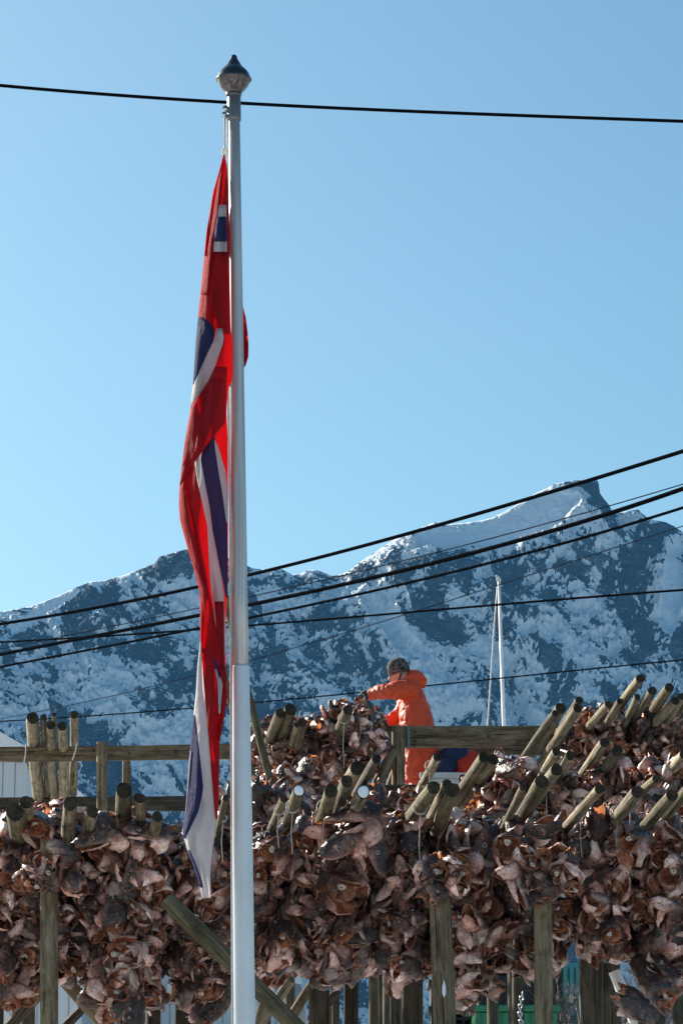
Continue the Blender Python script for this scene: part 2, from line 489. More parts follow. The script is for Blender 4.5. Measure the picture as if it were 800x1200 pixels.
# --- far row, on the high beams
G_B = 'sawn poles resting on the far high rails'
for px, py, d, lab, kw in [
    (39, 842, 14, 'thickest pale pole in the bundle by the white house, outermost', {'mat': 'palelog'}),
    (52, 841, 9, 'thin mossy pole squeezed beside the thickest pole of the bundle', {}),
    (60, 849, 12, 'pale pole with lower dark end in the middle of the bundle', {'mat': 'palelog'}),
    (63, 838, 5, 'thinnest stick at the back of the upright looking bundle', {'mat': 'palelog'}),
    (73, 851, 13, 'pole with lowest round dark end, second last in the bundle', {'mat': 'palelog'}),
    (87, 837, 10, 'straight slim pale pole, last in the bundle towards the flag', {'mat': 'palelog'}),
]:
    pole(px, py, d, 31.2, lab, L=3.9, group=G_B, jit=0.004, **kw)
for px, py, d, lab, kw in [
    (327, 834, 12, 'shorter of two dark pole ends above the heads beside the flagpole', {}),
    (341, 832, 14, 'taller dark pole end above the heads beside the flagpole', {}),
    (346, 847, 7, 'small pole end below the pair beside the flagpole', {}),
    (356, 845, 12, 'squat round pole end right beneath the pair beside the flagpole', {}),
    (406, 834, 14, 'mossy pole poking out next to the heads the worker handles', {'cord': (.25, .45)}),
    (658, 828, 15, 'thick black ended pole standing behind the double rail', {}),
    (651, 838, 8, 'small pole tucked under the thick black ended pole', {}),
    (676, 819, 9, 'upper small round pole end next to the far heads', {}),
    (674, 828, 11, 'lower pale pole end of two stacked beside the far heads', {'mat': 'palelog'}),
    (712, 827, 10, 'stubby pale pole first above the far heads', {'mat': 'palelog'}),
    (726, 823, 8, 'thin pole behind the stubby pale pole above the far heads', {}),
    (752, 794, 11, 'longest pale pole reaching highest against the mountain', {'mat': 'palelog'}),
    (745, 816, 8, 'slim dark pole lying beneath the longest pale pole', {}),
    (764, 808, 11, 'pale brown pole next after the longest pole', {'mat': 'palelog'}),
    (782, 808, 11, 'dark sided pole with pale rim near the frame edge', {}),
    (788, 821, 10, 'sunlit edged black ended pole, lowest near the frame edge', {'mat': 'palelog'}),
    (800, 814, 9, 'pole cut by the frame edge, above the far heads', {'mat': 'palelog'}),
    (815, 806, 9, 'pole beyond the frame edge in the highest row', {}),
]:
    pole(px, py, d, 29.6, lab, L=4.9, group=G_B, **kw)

# --- rails and cross beams
def beam(px0, py0, px1, py1, Y, hpx, label, mat='rail', depth=0.07, group='horizontal rails of the racks', Y1=None):
    A, B = at(px0, py0, Y), at(px1, py1, Y1 or Y); h = hpx * mpp((py0 + py1) / 2, Y)
    return log('rack_rail', label, 'rail', A, B, h / 2, mat=mat, group=group, square=(depth, h))
b = beam(-160, 885, 281, 881, 32.2, 17, 'long squared rail with the pole bundle on it, ending behind the flagpole')
for k, (px, pb) in enumerate(((30, 893), (88, 892))):     # thin wires tied round the rail
    pass
for x0, y0, x1, y1 in ((31, 872, 28.5, 893), (91, 869, 85, 891)):
    mb = MB(); mb.tube([at(x0, y0, 32.1), at((x0 + x1) / 2 + .6, (y0 + y1) / 2, 32.06), at(x1, y1, 32.1)], 0.008, 5)
    w = mb.build('tie_wire', M['rope']); w.parent = b
    w.matrix_parent_inverse = (Matrix.LocRotScale(b.location, b.rotation_quaternion, None)).inverted()
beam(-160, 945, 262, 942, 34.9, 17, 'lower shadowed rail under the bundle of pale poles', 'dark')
beam(448, 863.5, 673, 863, 32.0, 25, 'thick weathered plank rail in front of the orange raincoat')
beam(500, 877.5, 676, 877, 33.75, 15, 'browner plank rail lying lower behind the thick plank rail')
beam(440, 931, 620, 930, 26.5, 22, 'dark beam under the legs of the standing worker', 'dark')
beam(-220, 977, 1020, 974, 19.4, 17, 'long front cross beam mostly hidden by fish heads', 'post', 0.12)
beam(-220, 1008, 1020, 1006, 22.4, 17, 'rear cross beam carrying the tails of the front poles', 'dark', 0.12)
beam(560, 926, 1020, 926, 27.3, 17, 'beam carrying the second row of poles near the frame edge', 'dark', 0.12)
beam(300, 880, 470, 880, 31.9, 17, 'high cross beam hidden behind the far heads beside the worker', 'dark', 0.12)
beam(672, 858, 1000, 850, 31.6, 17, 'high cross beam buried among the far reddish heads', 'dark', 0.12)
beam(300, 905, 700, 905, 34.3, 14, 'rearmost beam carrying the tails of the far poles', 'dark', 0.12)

def on_rail(o, name, mat, parts_):
    mb = MB()
    for kind, p, r in parts_:
        if kind == 'bolt': mb.tube([p + Vector((0, -.022, 0)), p + Vector((0, .02, 0))], r, 8)
        else: mb.box(p - Vector(r), p + Vector(r))
    q = mb.build(name, M[mat]); q.parent = o
    q.matrix_parent_inverse = Matrix.LocRotScale(o.location, o.rotation_quaternion, None).inverted()
rails = {o['label']: o for o in COL.objects if o.name.startswith('rack_rail')}
r_ = rails['thick weathered plank rail in front of the orange raincoat']
on_rail(r_, 'strap', 'greymetal', [('box', at(478.5, 863.5, 32.0), (.014, .05, .118))])
for px, py in ((486, 858), (486, 869), (661, 857), (661, 868), (572, 863)): on_rail(r_, 'bolt', 'pupil', [('bolt', at(px, py, 31.965), .014)])
r_ = rails['long squared rail with the pole bundle on it, ending behind the flagpole']
for px, py in ((110, 880), (131, 886), (152, 883), (206, 882)): on_rail(r_, 'bolt', 'pupil', [('bolt', at(px, py, 32.165), .013)])

# --- posts and braces
def down_post(px, pytop, dpx, Y, label, mat='post', group='upright posts of the racks', square=False, name='rack_post', px1=None):
    T = at(px, pytop, Y); r = dpx / 2 * mpp(pytop, Y)
    B = Vector((at(px1 if px1 else px, 1200, Y).x, Y, gz(Y) - 0.3))
    if px1:
        q = at(px1, 1200, Y); B = T + (q - T) * ((T.z - B.z) / (T.z - q.z))
    return log(name, label, 'post', B, T, r * 1.04, r, mat, group, square=(2 * r, 2 * r) if square else None, bow=0.004)
down_post(59, 985, 22, 18.35, 'mossy round front post standing below the pole with a split end', px1=58.5)
down_post(513, 1010, 27, 18.3, 'thick grey front post with a white dropping, under the thick pole', px1=521)
down_post(635, 1010, 20, 18.3, 'slim squarish front post, green tinged, third of the front posts', square=True, px1=637)
down_post(120, 870, 13, 31.9, 'grey upright post crossing the rail beside the pole bundle', 'post')
down_post(148, 890, 10, 33.2, 'short brown post under the rail, behind the grey upright post', 'rail')
down_post(466.5, 851, 16, 31.85, 'grey post at the end of the thick plank rail', 'post')
for px, pyt, d, Y, lab, sq in [
    (2, 1100, 9, 21.5, 'dark post cut by the frame edge under the first bunch', False),
    (35, 1090, 17, 21.2, 'dark post standing just behind the mossy round post', False),
    (180, 1120, 17, 21.4, 'dark post behind the lowest hanging pale head', False),
    (217, 1100, 21, 21.6, 'broad greenish black post below the flag tip', True),
    (129, 1130, 14, 24.5, 'dark green post beneath the bunch above the crossing braces', False),
    (150, 1130, 10, 25.5, 'thin mossy post seen between the heads and brace foot', False),
    (374, 1090, 24, 21.0, 'broad black post beneath the bunch under the mossy pole', True),
    (411, 1110, 17, 21.3, 'blue green stained post beside the broad black post', True),
    (393, 1130, 9, 25.5, 'thin sunlit mossy post between the black and stained posts', False),
    (437, 1130, 11, 26.5, 'narrow mossy post beside the black crates', False),
    (463, 1120, 12, 24.0, 'dark squared post before the stack of black crates', True),
    (483, 1120, 24, 22.0, 'wide dark double post close to the grey front post', True),
    (577, 1110, 14, 23.0, 'dark post in front of the green tub', False),
    (691, 1090, 26, 21.0, 'broad dark post beside the turquoise container', True),
    (714, 1090, 21, 21.6, 'black post next to the drilled white pole', True),
    (764, 1110, 24, 23.5, 'brown dark post behind the lowest bunch near the frame edge', True),
    (792, 1110, 14, 25.0, 'last dark post at the frame edge', False),
    (340, 1100, 11, 26.5, 'slim pale post behind the brace foot next to the flagpole', False),
]:
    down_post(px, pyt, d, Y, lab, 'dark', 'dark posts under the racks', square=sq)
# hidden posts that carry the high beams
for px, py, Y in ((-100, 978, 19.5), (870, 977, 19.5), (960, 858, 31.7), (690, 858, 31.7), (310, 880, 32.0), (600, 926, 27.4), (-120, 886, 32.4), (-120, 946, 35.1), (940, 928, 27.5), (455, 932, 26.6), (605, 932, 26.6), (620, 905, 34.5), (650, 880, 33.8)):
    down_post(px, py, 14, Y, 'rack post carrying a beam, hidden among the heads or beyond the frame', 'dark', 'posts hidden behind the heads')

def stick(x0, y0, x1, y1, dpx, Y, label, mat='post', Y1=None, ext=0.0, square=False, name='brace', cat='brace', group='slanting braces of the racks'):
    A, B = at(x0, y0, Y), at(x1, y1, Y1 or Y); B = B + (B - A) * ext
    r = dpx / 2 * mpp((y0 + y1) / 2, Y)
    return log(name, label, cat, B, A, r, r * .95, mat, group, square=(2 * r, 1.2 * r) if square else None, end=False)
stick(196, 1053, 345, 1205, 22, 18.2, 'thick diagonal brace running down from below the flag behind the flagpole', 'log', ext=1.3)
stick(58, 1130, 128, 1206, 17, 20.4, 'grey green brace slanting down from the mossy post', ext=1.0)
stick(122, 1158, 72, 1208, 12, 21.2, 'dark brace crossing behind the grey green brace', 'dark', ext=1.0)
stick(48, 1162, 12, 1204, 14, 20.8, 'dark brace slanting towards the frame edge behind the mossy post', 'dark', ext=1.0)
stick(265, 688, 326, 950, 9, 27.0, 'tall thin mossy stick leaning above the heads beside the flagpole', 'log', name='leaning_stick', ext=1.2)
stick(259, 775, 314, 962, 9, 27.5, 'second thin leaning stick, parallel below the tall one', 'log', name='leaning_stick', ext=1.2)
stick(368, 1150, 335, 1203, 13, 22.0, 'brown brace leaning against the broad black post', 'rail', ext=1.0)
stick(341, 1150, 302, 1204, 12, 24.0, 'pale sunlit brace behind the flagpole foot', 'palelog', ext=1.0)
stick(312, 1158, 300, 1204, 10, 23.0, 'mossy upright brace close to the flagpole foot', ext=1.0)
stick(395, 1160, 362, 1206, 12, 22.6, 'dark brace crossing between the stained and black posts', 'dark', ext=1.0)
stick(446, 853, 425, 905, 19, 31.6, 'pale worn board leaning against the grey rail post', 'palelog', square=True, name='leaning_board', cat='board', ext=2.0)
stick(461, 878, 440, 922, 15, 31.8, 'mossy frosted pole leaning behind the pale worn board', 'palelog', name='leaning_stick', ext=1.5)
stick(466, 890, 455, 925, 9, 32.2, 'thinner frosted pole leaning between the board and the post', 'palelog', name='leaning_stick', ext=1.5)
stick(762, 1150, 738, 1206, 15, 22.5, 'green mossy brace behind the drilled white pole', ext=1.0)
# white pole drilled with holes
A, B = at(719, 1138, 20.2), at(749, 1208, 20.2); r = 7 * mpp(1170, 20.2)
wp = log('drilled_pole', 'white pole drilled with a row of holes, slanting beside the black post', 'pole', B + (B - A) * 1.1, A, r, r, 'white', None)
for zz in (1.1, 0.95, 0.8):
    mb = MB(); mb.tube([(0, -r * 1.06, (B - A).length * (zz + .3)), (0, -r * .7, (B - A).length * (zz + .3))], r * .28, 10)
    h = mb.build('hole', M['pupil'], wp)
    h.rotation_euler = (0, 0, 0)

# bird dropping on the grey post
mb = MB(); c = at(520, 1162, 18.229)
bm = bmesh.new(); bmesh.ops.create_icosphere(bm, subdivisions=2, radius=1)
mb.add([(c.x + v.co.x * 2.4 * mpp(1160, 18.2), c.y + v.co.y * .006, c.z + v.co.z * (12 if v.co.z > 0 else 6) * mpp(1160, 18.2) * (1 if abs(v.co.z) < .99 else 1.2)) for v in bm.verts], [[v.index for v in f.verts] for f in bm.faces])
bm.free()
tag(mb.build('bird_dropping', M['snow'], None, c), 'white bird dropping streaked down the thick grey front post', 'dropping')

# ------------------------------------------------------------------ dried cod heads
def grid_shell(fn, nu, nv, thick, mo, mi, hug=False):
    """two sided sheet: outer skin and inner flesh, joined along the rim. fn(u,v)->(x,y,z), returns verts, faces, mats"""
    P = np.array([[fn(i / (nu - 1), j / (nv - 1)) for j in range(nv)] for i in range(nu)], float)
    du = np.gradient(P, axis=0); dv = np.gradient(P, axis=1)
    N = np.cross(du, dv); N /= (np.linalg.norm(N, axis=2, keepdims=True) + 1e-9)
    C0 = P.reshape(-1, 3).mean(0); C0[1:] = 0
    if hug: C0 = np.array([P[..., 0].mean(), 0, P[..., 2].mean()])
    thick = abs(thick) * (1 if ((P - C0) * N).sum(2).mean() > 0 else -1)
    Q = P - N * thick
    vs = np.concatenate([P.reshape(-1, 3), Q.reshape(-1, 3)]); off = nu * nv
    fs, ms = [], []
    for i in range(nu - 1):
        for j in range(nv - 1):
            a, b, c, d = i * nv + j, (i + 1) * nv + j, (i + 1) * nv + j + 1, i * nv + j + 1
            fs.append((a, b, c, d)); ms.append(mo)
            fs.append((off + d, off + c, off + b, off + a)); ms.append(mi)
    rim = [(i * nv, (i + 1) * nv) for i in range(nu - 1)] + [((i + 1) * nv + nv - 1, i * nv + nv - 1) for i in range(nu - 1)]
    rim += [(j + 1, j) for j in range(nv - 1)] + [((nu - 1) * nv + j, (nu - 1) * nv + j + 1) for j in range(nv - 1)]
    for a, b in rim:
        fs.append((b, a, off + a, off + b)); ms.append(mi)
    return vs, fs, ms

def head_variant(seed):
    """one cod head about 1 unit long, snout to +X, back up +Z, cut at the neck; parts in a dict"""
    r = random.Random(seed)
    fat = r.uniform(0.88, 1.15); tall = r.uniform(0.85, 1.12)
    jag = [r.uniform(-0.16, 0.10) for _ in range(40)]
    jo = R2D(r.uniform(4, 32))
    xs = [0, .08, .2, .4, .6, .8, 1.0]
    W = [w * fat for w in (.06, .13, .185, .235, .27, .27, .215)]
    T = [t * tall for t in (.035, .10, .16, .22, .26, .27, .225)]
    Bm = [.03, .05, .075, .11, .14, .15, .12]
    def skull(u, v):
        s = u; th = (v - .5) * 2 * R2D(118)
        w, t, b = np.interp(s, xs, W), np.interp(s, xs, T), np.interp(s, xs, Bm)
        y = w * math.sin(th) * (1 - .12 * abs(math.sin(2 * th)))
        z = (t if math.cos(th) > 0 else b) * math.cos(th)
        x = .56 - s * .98
        if s > .85:
            k = int(v * 38); x += (jag[k] + .06 * math.cos(th)) * (s - .85) / .15
        if abs(abs(th) - 1.05) < .25 and .25 < s < .4: y *= .96
        return (x, y, z)
    parts = {}
    parts['skull'] = grid_shell(skull, 11, 15, .022, 0, 1)
    def jaw(u, v):
        s = u * .62; th = (v - .5) * 2 * R2D(88)
        w = np.interp(s, [0, .08, .2, .4, .62], [.04, .10, .15, .19, .21]) * fat
        h = np.interp(s, [0, .1, .3, .62], [.03, .07, .115, .13])
        x0, y, z0 = .46 - s, w * math.sin(th), -h * math.cos(th) - .03
        hx = x0 + .14; c, sn = math.cos(jo), math.sin(jo)     # hinge near x=-.14
        return (hx * c + z0 * sn - .14 + 0, y, z0 * c - hx * sn)
    vs, fs, ms = grid_shell(jaw, 7, 9, .02, 0, 1)
    fs = [tuple(reversed(f)) for f in fs]
    parts['lower_jaw'] = (vs, fs, ms)
    for side in (-1, 1):
        fl = R2D(r.choice((0, 3, 7, 12, 22)) + r.uniform(-3, 3)); tw = r.uniform(-.2, .2); ln = r.uniform(.27, .39); curl = r.uniform(-.75, -.1)
        wav = r.uniform(0, 6.28)
        def gill(u, v, side=side, fl=fl, tw=tw, ln=ln, curl=curl, wav=wav):
            vv = v * 2 - 1                                   # along the hinge: -1 low, 1 high
            reach = ln * math.sqrt(max(0.0, 1 - (.88 * vv) ** 2)) * (1 + .06 * math.sin(5 * vv + wav))
            d = u * reach
            zz = -.07 + vv * .23 - .12 * u * (1 - vv) * .6 + .02 * math.sin(7 * u + wav)
            bow = .115 * math.sin(u * 2.4) * (1 - .5 * vv * vv)
            a = fl + tw * vv + curl * u * u
            x = -.05 - d * math.cos(a); y = .215 * fat + bow * math.cos(a) * .8 - .05 * vv * vv + d * math.sin(a) + .012 * math.sin(9 * u + 6 * vv + wav)
            if vv < 0: y -= .11 * vv * vv
            return (x, side * y, zz)
        vs, fs, ms = grid_shell(gill, 7, 8, .016 * side, 0, 1, True)
        if side > 0: fs = [tuple(reversed(f)) for f in fs]
        fs = [tuple(reversed(f)) for f in fs]
        parts['gill_cover' + ('' if side < 0 else '_b')] = (vs, fs, ms)
    # flesh: a lumpy bowl in the neck, a stub of backbone, ragged strips
    vs, fs, ms = [], [], []
    n = 14
    for i, (x, k) in enumerate(((-.40, .93), (-.33, .80), (-.20, .62), (-.10, .30), (-.08, .02))):
        for j in range(n):
            th = 2 * math.pi * j / n
            q = k * (1 + r.uniform(-.14, .14))
            c = math.cos(th)
            vs.append((x + r.uniform(-.04, .04), .235 * fat * math.sin(th) * q, (.225 * tall if c > 0 else .17) * c * q + .0))
    for i in range(4):
        for j in range(n):
            fs.append((i * n + j, (i + 1) * n + j, (i + 1) * n + (j + 1) % n, i * n + (j + 1) % n)); ms.append(1)
    # backbone stub
    b = len(vs)
    for x, rad in ((-.12, .05), (-.36, .058), (-.385, .045), (-.37, .015)):
        for j in range(7):
            th = 2 * math.pi * j / 7
            vs.append((x, rad * math.cos(th), .10 * tall + rad * math.sin(th)))
    for i in range(3):
        for j in range(7):
            fs.append((b + i * 7 + j, b + (i + 1) * 7 + j, b + (i + 1) * 7 + (j + 1) % 7, b + i * 7 + (j + 1) % 7)); ms.append(2)
    for q in range(r.randint(1, 3)):
        th = r.uniform(-2.6, 2.6); b = len(vs); L = r.uniform(.08, .24); w = r.uniform(.03, .07)
        p = Vector((-.36, .2 * fat * math.sin(th), .19 * math.cos(th))); d = Vector((-1, r.uniform(-.7, .7), r.uniform(-.9, .5))).normalized()
        sd = Vector((0, math.cos(th), -math.sin(th))); nn = d.cross(sd).normalized()
        for i in range(5):
            t = i / 4; c = p + d * (L * t) + nn * (.05 * math.sin(4 * t + q)); ww = w * (1 - .75 * t) * (1 + r.uniform(-.2, .2))
            for s_, o_ in ((-1, 0), (1, 0), (0, .022)):
                vs.append(tuple(c + sd * ww * s_ + nn * o_))
        for i in range(4):
            for k in range(3):
                fs.append((b + i * 3 + k, b + i * 3 + (k + 1) % 3, b + (i + 1) * 3 + (k + 1) % 3, b + (i + 1) * 3 + k)); ms.append(1 if q % 3 else 0)
    parts['flesh'] = (np.array(vs), fs, ms)
    # warp everything together so that no two heads dry alike
    fr = [Vector((r.uniform(-5, 5), r.uniform(-5, 5), r.uniform(-5, 5))) for _ in range(4)]
    ph = [r.uniform(0, 6.28) for _ in range(4)]
    am = [Vector((r.uniform(-.04, .04), r.uniform(-.06, .06), r.uniform(-.06, .06))) for _ in range(4)]
    bend = r.uniform(-.5, .5)
    def warp(P):
        P = np.array(P, float)
        dv = np.clip(.5 + P[:, 2] * 1.7, 0, 1)
        Q = P.copy()
        for f, p, a in zip(fr, ph, am):
            s = np.sin(P @ np.array(f) + p); Q += s[:, None] * np.array(a)
        Q[:, 1] += bend * .22 * P[:, 0] ** 2 * np.sign(P[:, 0])
        for _k in range(2):
            s = np.sin(P @ np.array([23 + 9 * _k, 17 - 30 * _k, 21 + 6 * _k]) + ph[_k]) ; Q += s[:, None] * np.array([.009, .015, .015])
        return Q, dv
    out = {}
    for k, (vs, fs, ms) in parts.items():
        Q, dv = warp(vs); out[k] = [Q, fs, ms, dv]
    # eyes: a raised ring and a dark, sunken pupil on each cheek
    for side in (-1, 1):
        P = np.array([skull(.36, .5 + side * v) for v in (.27, .31)])
        e0 = np.array(skull(.36, .5 + side * .25)); e1 = np.array(skull(.30, .5 + side * .25)); e2 = np.array(skull(.36, .5 + side * .30))
        nrm = np.cross(e1 - e0, e2 - e0) * side; nrm /= np.linalg.norm(nrm)
        if nrm[1] * side < 0: nrm = -nrm
        ax = (e1 - e0) / np.linalg.norm(e1 - e0); ay = np.cross(nrm, ax)
        vs, fs, ms = [], [], []; m = 10
        for rad, h in ((.046, -.012), (.041, .017), (.029, .022), (.026, .013), (.011, .018), (.001, .019)):
            for j in range(m):
                th = 2 * math.pi * j / m
                vs.append(tuple(e0 + ax * rad * math.cos(th) + ay * rad * math.sin(th) * .9 + nrm * h))
        for i in range(5):
            for j in range(m):
                fs.append((i * m + j, i * m + (j + 1) % m, (i + 1) * m + (j + 1) % m, (i + 1) * m + j)); ms.append(3 if i < 3 else 4)
        Q, dv = warp(np.array(vs)); out['eye' + ('' if side < 0 else '_b')] = [Q, fs, ms, dv]
    return out

FMATS = [M['skin'], M['flesh'], M['bone'], M['eyewhite'], M['pupil']]
HEADLEN = 0.27
NVAR = 20
VAR, VMESH = [], []
def np_mesh(name, V, faces, mats_idx, dv, rnd):
    me = bpy.data.meshes.new(name)
    me.from_pydata([tuple(p) for p in V], [], faces)
    for m in FMATS: me.materials.append(m)
    me.polygons.foreach_set('material_index', mats_idx); me.polygons.foreach_set('use_smooth', [True] * len(faces))
    for nm, arr in (('dv', dv), ('rnd', rnd)):
        a = me.attributes.new(nm, 'FLOAT', 'POINT'); a.data.foreach_set('value', np.asarray(arr, np.float32))
    me.update(); return me
for k in range(NVAR):
    parts = head_variant(500 + k); VAR.append(parts); d = {}
    for nm, (V, fs, ms, dv) in parts.items():
        d[nm] = np_mesh('cod_' + nm, V * HEADLEN, fs, ms, dv, [k / NVAR] * len(V))
    VMESH.append(d)

# --- where the bunches hang: name, centre px, top, bottom, half width, depth, layers
BUNCH = [
    # front row
    ("front bunch beside the mossy post", 14, 976, 1150, 44, 18.75, 4, 'F'),
    ("front bunch above the mossy post", 74, 962, 1136, 26, 18.85, 4, 'F'),
    ("front bunch under the thickest pole", 146, 980, 1176, 54, 18.7, 4, 'F'),
    ("front bunch behind the flag tip", 240, 990, 1172, 42, 18.85, 4, 'F'),
    ("front bunch touching the white flagpole", 322, 978, 1146, 32, 18.8, 4, 'F'),
    ("front bunch under mossy green pole", 394, 972, 1140, 46, 18.7, 4, 'F'),
    ("front bunch beside thick grey post", 468, 970, 1142, 42, 18.75, 4, 'F'),
    ("front bunch over thick grey post", 546, 972, 1162, 44, 18.75, 4, 'F'),
    ("front bunch over the squarish post", 622, 968, 1136, 46, 18.75, 4, 'F'),
    ("front bunch under single slanting pole", 708, 970, 1108, 48, 18.75, 4, 'F'),
    ("front bunch below the crossing poles", 778, 970, 1152, 40, 18.75, 4, 'F'),
    ('a bunch beyond the frame', -70, 968, 1160, 40, 18.8, 2, 'X'), ('a bunch beyond the frame', 866, 966, 1160, 40, 18.8, 2, 'X'),
    # second row
    ("middle bunch between flag and flagpole", 262, 934, 985, 15, 23.45, 3, 'M'),
    ("middle bunch behind the white flagpole", 322, 935, 985, 40, 23.45, 3, 'M'),
    ("middle bunch behind snow plugged poles", 420, 945, 985, 50, 23.45, 3, 'M'),
    ("middle bunch below the orange raincoat", 488, 940, 985, 32, 23.45, 3, 'M'),
    ("middle bunch beside the navy jacket", 588, 897, 985, 28, 23.45, 3, 'M'),
    ("middle bunch among three slanting poles", 660, 915, 975, 34, 23.45, 3, 'M'),
    ("middle bunch behind single slanting pole", 712, 906, 975, 30, 23.45, 3, 'M'),
    ("middle bunch at the frame edge", 784, 901, 975, 44, 23.45, 3, 'M'),
    ('a bunch beyond the frame', 870, 890, 975, 40, 23.9, 2, 'X'),
    # far row
    ("high bunch beside the leaning stick", 334, 852, 950, 36, 30.6, 3, 'B'),
    ("high bunch the worker is handling", 408, 836, 905, 34, 30.6, 3, 'B'),
    ("pile under the worker's hands", 428, 832, 850, 17, 31.2, 2, 'B'),
    ("far bunch under the longest pole", 704, 840, 918, 38, 30.6, 3, 'B'),
    ("far bunch at the frame edge", 778, 836, 918, 42, 30.6, 3, 'B'),
    ("low bunch behind the leaning stick", 352, 906, 955, 44, 29.0, 2, 'B'),
    ('a bunch beyond the frame', 858, 830, 920, 42, 30.6, 2, 'X'),
]
HEADS = []    # dicts: pos, rot 3x3, scale, var, bunch index
for bi, (nm, cx, top, bot, hw, Y, layers, row) in enumerate(BUNCH):
    k = 1 / mpp((top + bot) / 2, Y)
    if row == 'F': hw *= .89
    step = {'F': .106, 'M': .122, 'B': .120, 'X': .16}[row] * k
    for layer in range(layers):
        nv = max(1, int(round((bot - top) / step)))
        for iv in range(nv + 1):
            v = iv / max(nv, 1)
            prof = (0.80 + 0.28 * math.sin(math.pi * min(1, v * 1.25))) if row != 'B' else (0.72 + .35 * math.sin(math.pi * (v * .8 + .15)))
            if v > .78 and row == 'F': prof *= 1 - (v - .78) * 1.6
            w = hw * prof
            nu = max(1, int(round(2 * w / step)))
            for iu in range(nu + 1):
                u = -1 + 2 * (iu + (.5 if iv % 2 else 0)) / max(nu, 1)
                if u > 1.1: continue
                px = cx + u * w + NP.normal(0, .24) * step
                py = top + v * (bot - top) + NP.normal(0, .24) * step + (abs(u) ** 2) * (10 if v < .3 else -16 if v > .75 else 0)
                yy = Y + layer * .19 + .6 * min(1.3, abs(u)) ** 2.5 + NP.normal(0, .045)
                if row == 'F' and layer == 0 and v > .3: yy += .06
                # keep the front posts and the brace clear of heads below their tops
                if row == 'F':
                    for pc, pt in ((59, 1040), (516, 1048), (636, 1045)):
                        if abs(px - pc) < 26 and py > pt - 4: yy = max(yy, Y + .12)
                        elif abs(px - pc) < 30 and pt - 34 < py <= pt - 4 and layer == 0: yy = 18.2 + NP.uniform(-.03, .03)
                pos = at(px, py, yy)
                # snout direction: any, with a liking for hanging steeply and facing outwards
                d = np.array([NP.normal(0, .75), NP.normal(-.15, .75), NP.normal(.12, .75)])
                if layer == 0 and NP.random() < .45: d = np.array([NP.normal(0, .45), abs(NP.normal(.6, .35)), NP.normal(.1, .5)])   # cut neck out
                elif layer == 0 and NP.random() < .5: d = np.array([NP.normal(0, .4), NP.normal(-.1, .4), (1 if NP.random() < .5 else -1) * abs(NP.normal(.9, .25))])   # hanging steeply
                d /= np.linalg.norm(d) + 1e-9
                ref = NP.normal(0, 1, 3); y_ = np.cross(ref, d); y_ /= np.linalg.norm(y_) + 1e-9; z_ = np.cross(d, y_)
                if layer == 0 and NP.random() < .5 and abs(d[1]) < .6:      # a cheek towards the viewer, the eye in sight
                    yv = np.array([0, -1.0, 0]) if NP.random() < .5 else np.array([0, 1.0, 0])
                    z_ = np.cross(d, yv); z_ /= np.linalg.norm(z_) + 1e-9; y_ = np.cross(z_, d)
                sc = float(np.clip(NP.normal(.93 if row == 'F' else .93, .17), .7, 1.45))
                HEADS.append(dict(pos=np.array(pos), rot=np.stack([d, y_, z_], 1), sc=sc, var=int(NP.integers(NVAR)), b=bi, v=v, u=u, px=px, py=py, layer=layer))
# a few single heads seen plainly in the photograph
def put(px, py, Y, d, up, sc, var, b):
    d = Vector(d).normalized(); y = Vector(up).cross(d).normalized(); z = d.cross(y)
    HEADS.append(dict(pos=np.array(at(px, py, Y)), rot=np.array([list(d), list(y), list(z)]).T, sc=sc, var=var, b=b, v=.02, u=0, px=px, py=py, layer=0))
put(418, 958, 18.35, (-1, -.25, -.1), (0, -.2, 1), 1.35, 3, 5)
put(402, 985, 18.4, (-.8, -.3, -.5), (-.2, -.5, .7), 1.25, 1, 5)
put(435, 990, 18.42, (.25, -.3, -1), (.9, -.4, .3), 1.35, 4, 5)
put(175, 978, 18.4, (-1, -.1, .1), (0, -.3, 1), 1.25, 2, 2)
put(118, 978, 18.4, (-.8, -.2, -.4), (0, -.4, 1), 1.2, 6, 2)
put(158, 1193, 18.5, (.2, -.2, 1), (.3, -1, .1), 1.0, 5, 2)
put(745, 1178, 18.5, (.9, -.1, -.6), (0, -.8, .5), 1.1, 7, 10)
put(46, 966, 18.4, (.2, .9, .3), (0, 0, 1), 1.15, 0, 0)
put(596, 996, 18.4, (.1, .95, .2), (0, 0, 1), 1.15, 8, 8)
put(745, 987, 18.4, (.3, .9, .25), (0, 0, 1), 1.2, 9, 9)
put(424, 822, 31.5, (-.3, -.9, .2), (0, 0, 1), 1.0, 3, 24)

# --- which heads show: a small depth buffer over the frame
CW = 2.0
BW, BH = int(800 / CW), int(1200 / CW)
zb = np.full(BW * BH, 1e9); owner = np.full(BW * BH, -1, int)
samp = []
for k in range(NVAR):
    P = np.concatenate([VAR[k][n][0] for n in ('skull', 'gill_cover', 'gill_cover_b', 'lower_jaw')]) * HEADLEN
    F3 = P[::1]; C = (P[:-1] + P[1:]) / 2
    samp.append(np.concatenate([F3, C[np.linalg.norm(P[1:] - P[:-1], axis=1) < .05]]))
for i, h in enumerate(HEADS):
    W = samp[h['var']] * h['sc'] @ h['rot'].T + h['pos']
    px, py, d = project(W)
    ok = (px >= 0) & (px < 799) & (py >= 0) & (py < 1199)
    idx = (py[ok] / CW).astype(int) * BW + (px[ok] / CW).astype(int); d = d[ok]
    o = np.argsort(-d); idx, d = idx[o], d[o]
    better = d < zb[idx]
    zb[idx[better]] = d[better]; owner[idx[better]] = i
gx = (np.arange(BW * BH) % BW) * CW; gy = (np.arange(BW * BH) // BW) * CW
